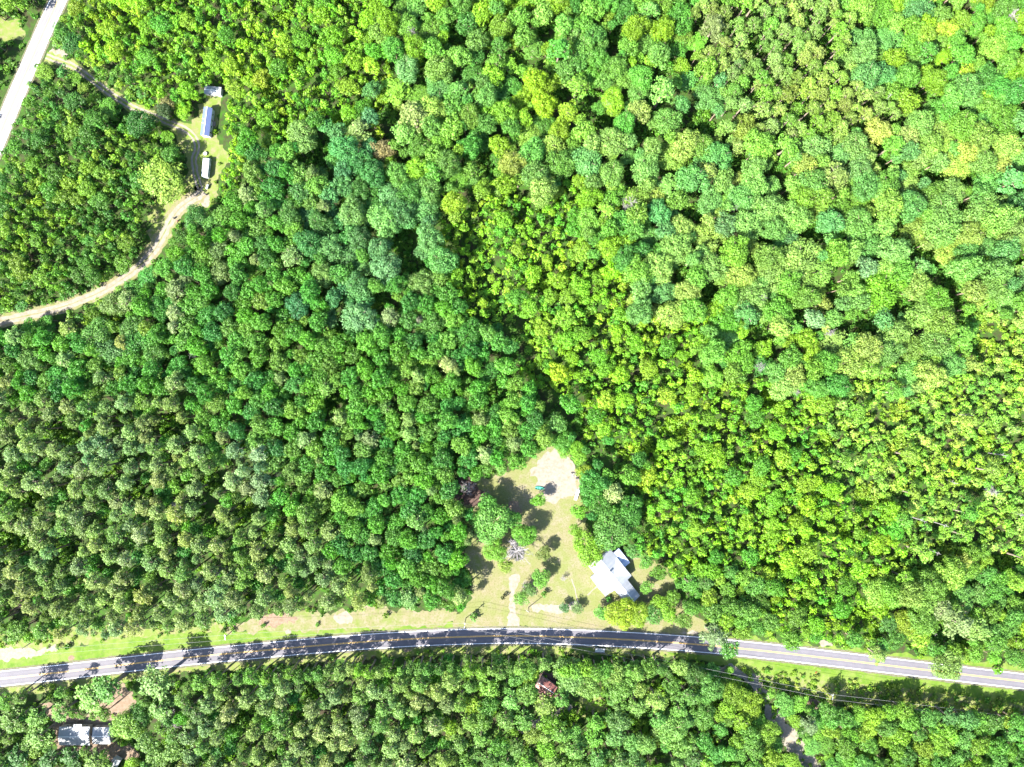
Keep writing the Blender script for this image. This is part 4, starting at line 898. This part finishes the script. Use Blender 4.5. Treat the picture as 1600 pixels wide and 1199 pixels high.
NAME = {'pine': 'pine_tree', 'broad': 'broadleaf_tree', 'young': 'young_tree', 'bush': 'bush'}
CATN = {'pine': 'pine tree', 'broad': 'tree', 'young': 'young tree', 'bush': 'bush'}
GRP = {'pine': 'pines of the wood', 'broad': 'broadleaf trees of the wood', 'young': 'young trees of the thicket', 'bush': 'bushes about the yard'}
vis = lambda t: -t['r'] * .3 < t['px'] < 1600 + t['r'] * .3 and -t['r'] * .3 < t['py'] < 1199 + t['r'] * .3
ind, rest = [], {}
for kind in ('pine', 'broad', 'young', 'bush'):
    L_ = [t for t in T if t['kind'] == kind]
    L_.sort(key=lambda t: (t['label'] is None, not vis(t), -t['r']))
    ind += [t for t in L_[:300] if vis(t)]; rest[kind] = [t for t in L_ if not any(t is q for q in ())][0:0] + L_[len([q for q in L_[:300] if vis(q)]):]
seen = {}
for t in ind:
    if not t['label']: seen.setdefault(auto_label(t), []).append(t)
for lb, ts in seen.items():
    if len(ts) == 1: ts[0]['label'] = lb; continue
    if len(ts) <= 4:                                       # tell apart by place in the photo
        left = list(ts); words = [('westernmost', lambda t: t['px']), ('easternmost', lambda t: -t['px']), ('northernmost', lambda t: t['py']), ('southernmost', lambda t: -t['py'])]
        if len(ts) == 2: words = words[:2] if abs(ts[0]['px'] - ts[1]['px']) > abs(ts[0]['py'] - ts[1]['py']) else words[2:]
        if len(ts) == 3:
            left.sort(key=lambda t: t['px'])
            for q, t in zip(('westernmost', 'middle', 'easternmost'), left): t['label'] = f'{q} {lb}'
            continue
        for wd, key in words:
            if not left: break
            q = min(left, key=key); left.remove(q); q['label'] = f'{wd} {lb}'
    else:
        ts.sort(key=lambda t: t['px']); n = len(ts)
        for i, t in enumerate(ts):
            t['label'] = ('westernmost' if i == 0 else 'easternmost' if i == n - 1 else ['second', 'third', 'fourth', 'fifth', 'sixth', 'seventh', 'eighth', 'ninth', 'tenth', 'eleventh', 'twelfth', 'thirteenth', 'fourteenth', 'fifteenth', 'sixteenth', 'seventeenth', 'eighteenth', 'nineteenth'][i - 1] + ' westernmost') + ' ' + lb
for t in ind:
    r = empty(NAME[t['kind']], t['pos'], t['rz']); r.scale = t['s']
    tag(r, t['label'], CATN[t['kind']], GRP[t['kind']])
    p = PROTO[t['kind']][t['vi']]
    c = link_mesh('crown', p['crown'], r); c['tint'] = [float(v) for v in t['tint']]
    if p['trunk'] is not None: link_mesh('trunk', p['trunk'], r)

# ------------------------------------------------------------------ the rest of the wood, instanced on points
def scatter(name, kind, items):
    n = len(items); me = bpy.data.meshes.new(name); me.vertices.add(n)
    me.vertices.foreach_set('co', np.array([i['pos'] for i in items], dtype=np.float32).ravel())
    def attr(nm, typ, key, data):
        a = me.attributes.new(nm, typ, 'POINT'); a.data.foreach_set(key, np.array(data).ravel())
    attr('tint', 'FLOAT_VECTOR', 'vector', np.array([i['tint'] for i in items], dtype=np.float32))
    attr('scl', 'FLOAT_VECTOR', 'vector', np.array([i['s'] for i in items], dtype=np.float32))
    attr('rot', 'FLOAT_VECTOR', 'vector', np.array([(0, 0, i['rz']) for i in items], dtype=np.float32))
    attr('var', 'INT', 'value', np.array([i['vi'] for i in items], dtype=np.int32))
    o = link_mesh(name, me)
    ng = bpy.data.node_groups.new(name, 'GeometryNodeTree')
    ng.interface.new_socket('Geometry', in_out='INPUT', socket_type='NodeSocketGeometry'); ng.interface.new_socket('Geometry', in_out='OUTPUT', socket_type='NodeSocketGeometry')
    N = ng.nodes; L = ng.links; gi = N.new('NodeGroupInput'); go = N.new('NodeGroupOutput')
    iop = N.new('GeometryNodeInstanceOnPoints'); jo = N.new('GeometryNodeJoinGeometry')
    for p in reversed(PROTO[kind]):
        oi = N.new('GeometryNodeObjectInfo'); oi.inputs['Object'].default_value = p['src']; oi.inputs['As Instance'].default_value = True
        L.new(oi.outputs['Geometry'], jo.inputs[0])
    def na(nm, typ, sock, out):
        a = N.new('GeometryNodeInputNamedAttribute'); a.data_type = typ; a.inputs['Name'].default_value = nm
        L.new([q for q in a.outputs if q.enabled and q.name == 'Attribute'][0], iop.inputs[sock])
    L.new(gi.outputs[0], iop.inputs['Points']); L.new(jo.outputs[0], iop.inputs['Instance']); iop.inputs['Pick Instance'].default_value = True
    na('var', 'INT', 'Instance Index', 0); na('rot', 'FLOAT_VECTOR', 'Rotation', 0); na('scl', 'FLOAT_VECTOR', 'Scale', 0)
    L.new(iop.outputs[0], go.inputs[0])
    md = o.modifiers.new('scatter', 'NODES'); md.node_group = ng
    return o
for kind, nm, lb in (('pine', 'pine_wood', 'smaller pines filling the wood between the larger ones'), ('broad', 'broadleaf_wood', 'smaller broadleaf trees filling the wood between the larger ones'), ('young', 'young_thicket', 'dense thicket of small yellow-green young trees')):
    if rest[kind]: tag(scatter(nm, kind, rest[kind]), lb, 'wood' if kind != 'young' else 'thicket', kind='stuff')

# undergrowth below and between the crowns and along the ragged edges
UG = []
BR = [VERGE_N, VERGE_S, YARD, RING]
for q_ in range(19000):
    px = rnd.uniform(-120, 1720); py = rnd.uniform(-120, 1310)
    if q_ < 3500: g_ = GAPS[q_ % len(GAPS)]; px = g_[0] + rnd.gauss(0, g_[2] * .8); py = g_[1] + rnd.gauss(0, g_[2] * .8)
    if py > 950 and dist_line(px, py, mainL) < 19: continue
    if px < 330 and py < 560 and (dist_line(px, py, sideL) < 16 or dist_line(px, py, dirtL) < 9 or dist_line(px, py, driveL) < 6): continue
    inb = inpoly(px, py, BRUSH)
    if any(inpoly(px, py, q) for q in BR) and not inb: continue
    if (inpoly(px, py, GLADE) or inpoly(px, py, DRY_N) or inpoly(px, py, HOUSE2) or inpoly(px, py, NWCLEAR)) and rnd.random() < .88: continue
    z = zone(px, py); c = rnd.choice({'Y': [(150, 205, 50)], 'L': [(176, 216, 80), (150, 200, 60)], 'P': [(140, 196, 50), (110, 170, 60)], 'K': [(140, 196, 60)], 'M': [(150, 206, 60)]}.get(z, [(100, 170, 60), (120, 180, 64)]))
    if inb: c = rnd.choice([(160, 202, 76), (140, 190, 60), (180, 206, 100)])
    s = rnd.uniform(.6, 1.5) if not inb else rnd.uniform(.5, 1.0)
    w_ = W(px, py, 0); UG.append(dict(pos=(w_.x, w_.y, 0), tint=tint(varied(c)), s=(s, s, s * rnd.uniform(.7, 1.3)), rz=rnd.uniform(0, 6.28), vi=rnd.randrange(4)))
for _ in range(700):
    px = rnd.uniform(1150, 1720); py = rnd.uniform(1040, 1130)
    if inpoly(px, py, BRUSH):
        s = rnd.uniform(.3, 1.4); w_ = W(px, py, 0); UG.append(dict(pos=(w_.x, w_.y, 0), tint=tint(varied(rnd.choice([(170, 206, 80), (150, 198, 64), (186, 206, 110), (120, 180, 60)]))), s=(s, s, s * .9), rz=rnd.uniform(0, 6.28), vi=rnd.randrange(4)))
tag(scatter('undergrowth', 'bush', UG), 'low bushes and vines covering the forest floor and brush strip', 'undergrowth', kind='stuff')

# ------------------------------------------------------------------ bare and dead trees
def dead_mesh(rng, R, h, kind='snag'):
    m = MB(); r0 = .2 + .008 * h; prev = Vector((0, 0, -.2)); pr = r0
    lean = Vector((rng.normal(0, .03), rng.normal(0, .03), 0)); pts = []
    for i in range(1, 7):
        t = i / 6; p = Vector((0, 0, h * .92 * t)) + lean * h * t; r = r0 * (1 - .75 * t); m.tube(prev, p, pr, r, 7); pts.append((p, r)); prev, pr = p, r
    nb = 30 if kind == 'snag' else 5
    for i in range(nb):
        t = rng.uniform(.45, .98) if kind == 'snag' else rng.uniform(.6, .95); a = Vector((0, 0, h * .92 * t)) + lean * h * t; az = i * 2.4 + rng.uniform(-.4, .4)
        ln = R * rng.uniform(.6, 1.1) * (1.25 - .5 * t) if kind == 'snag' else R * .5
        d = Vector((math.cos(az), math.sin(az), rng.uniform(.15, .8))).normalized(); b = a + d * ln; m.tube(a, b, .10, .06, 5)
        if kind == 'snag':
            for j in range(5):
                q = a.lerp(b, rng.uniform(.35, 1)); dd = (d + Vector(rng.normal(0, .6, 3))).normalized(); e = q + dd * ln * rng.uniform(.25, .55); m.tube(q, e, .065, .035, 4)
                for k in range(3):
                    q2 = q.lerp(e, rng.uniform(.3, 1)); m.tube(q2, q2 + (dd + Vector(rng.normal(0, .7, 3))).normalized() * ln * rng.uniform(.12, .28), .045, .025, 3)
    return m
SN = [(1582, 27, 13, 15, 'white bare snag in the upper right corner'), (985, 318, 14, 16, 'silvery bare snag with fanned branches right of the thicket top'), (1190, 465, 7, 15, 'small grey snag in the right wood'), (1190, 572, 9, 14, 'white forked snag at the foot of the right wood'),
      (1290, 418, 9, 15, 'grey snag on the east flank of the large pale lobed tree'), (643, 50, 9, 15, 'grey snag near the top edge left of centre'), (806, 862, 21, 12, 'large bare silver-grey tree in the middle of the yard'), (659, 803, 10, 11, 'mauve-grey bare crown in the green wood west of the yard'),
      (550, 735, 7, 11, 'small mauve snag inside the green wood'), (732, 762, 12, 5, 'low pale dead shrub over brown litter west of the yard'), (265, 1132, 16, 10, 'grey bare tree east of the lower left house'), (1555, 1008, 10, 10, 'grey forked snag above the right end of the road'),
      (1550, 768, 10, 8, 'pale mauve dead shrub near the right edge'), (237, 697, 12, 15, 'purplish dead crown in the upper pine wood'), (824, 918, 9, 5, 'bare purple-grey shrub on the front lawn'), (1048, 497, 9, 13, None), (1295, 520, 9, 13, None), (275, 790, 10, 14, None), (60, 760, 9, 14, None), (435, 745, 8, 12, None),
      (340, 895, 9, 13, None), (1300, 265, 8, 14, None), (950, 162, 6, 13, None), (300, 555, 7, 13, None), (1245, 612, 7, 10, None), (985, 940, 7, 5, 'bare purple shrub against the south end of the farmhouse'), (1150, 322, 7, 13, None), (880, 905, 5, 3, None)]
dproto = [mesh_of(dead_mesh(np.random.default_rng(50 + i), 4.0, 14.0), 'branches', DEADBARK) for i in range(4)]
LMn = [n for _, _, n in LM]
for i, (px, py, r, h, lb) in enumerate(SN):
    w_ = W(px, py, h * .8); o = bpy.data.objects.new('dead_tree', dproto[i % 4]); col.objects.link(o); R = r * (H - h) / F
    o.location = (w_.x, w_.y, 0); o.rotation_euler.z = i * 1.7; o.scale = (R / 4.0, R / 4.0, h / 14.0)
    if not lb:
        t = dict(px=px, py=py, r=r, kind='pine', c=(100, 100, 100)); s = auto_label(t).split(' pine ', 1)[1]; lb = 'bare grey dead tree ' + s
    tag(o, lb, 'dead tree', 'bare dead trees')
TP = [(1434, 811, 15), (1470, 819, 15), (1486, 751, 9), (1505, 648, 14), (1382, 158, 17), (1578, 140, 17), (1560, 710, 13), (1460, 862, 13), (1120, 1110, 9), (1436, 575, 13), (1590, 803, 12), (46, 1004, 12), (1452, 985, 12)]
tproto = [mesh_of(dead_mesh(np.random.default_rng(80 + i), 2.2, 15.0, 'stick'), 'trunk', DEADBARK) for i in range(3)]
for i, (px, py, h) in enumerate(TP):
    w_ = W(px, py, h * .5); o = bpy.data.objects.new('bare_trunk', tproto[i % 3]); col.objects.link(o); o.location = (w_.x, w_.y, 0); o.rotation_euler.z = i * 2.1; o.scale = (1.1, 1.1, h / 15.0)
    t = dict(px=px, py=py, r=10, kind='pine', c=(100, 100, 100)); s = auto_label(t).split(' pine ', 1)[1]
    s = {2: 'west of the mauve dead shrub near the right edge', 4: 'near the upper right of the pale yellow tree', 0: 'among pale crowns, left one of an end-to-end pair', 1: 'among pale crowns, right one of an end-to-end pair', 7: 'below the end-to-end pair of trunks'}.get(i, s)
    tag(o, 'tall pale branchless trunk ' + s, 'bare trunk', 'bare tree trunks')
print('trees', len(T), 'individual', len(ind), {k: len(v) for k, v in rest.items()}, 'undergrowth', len(UG))
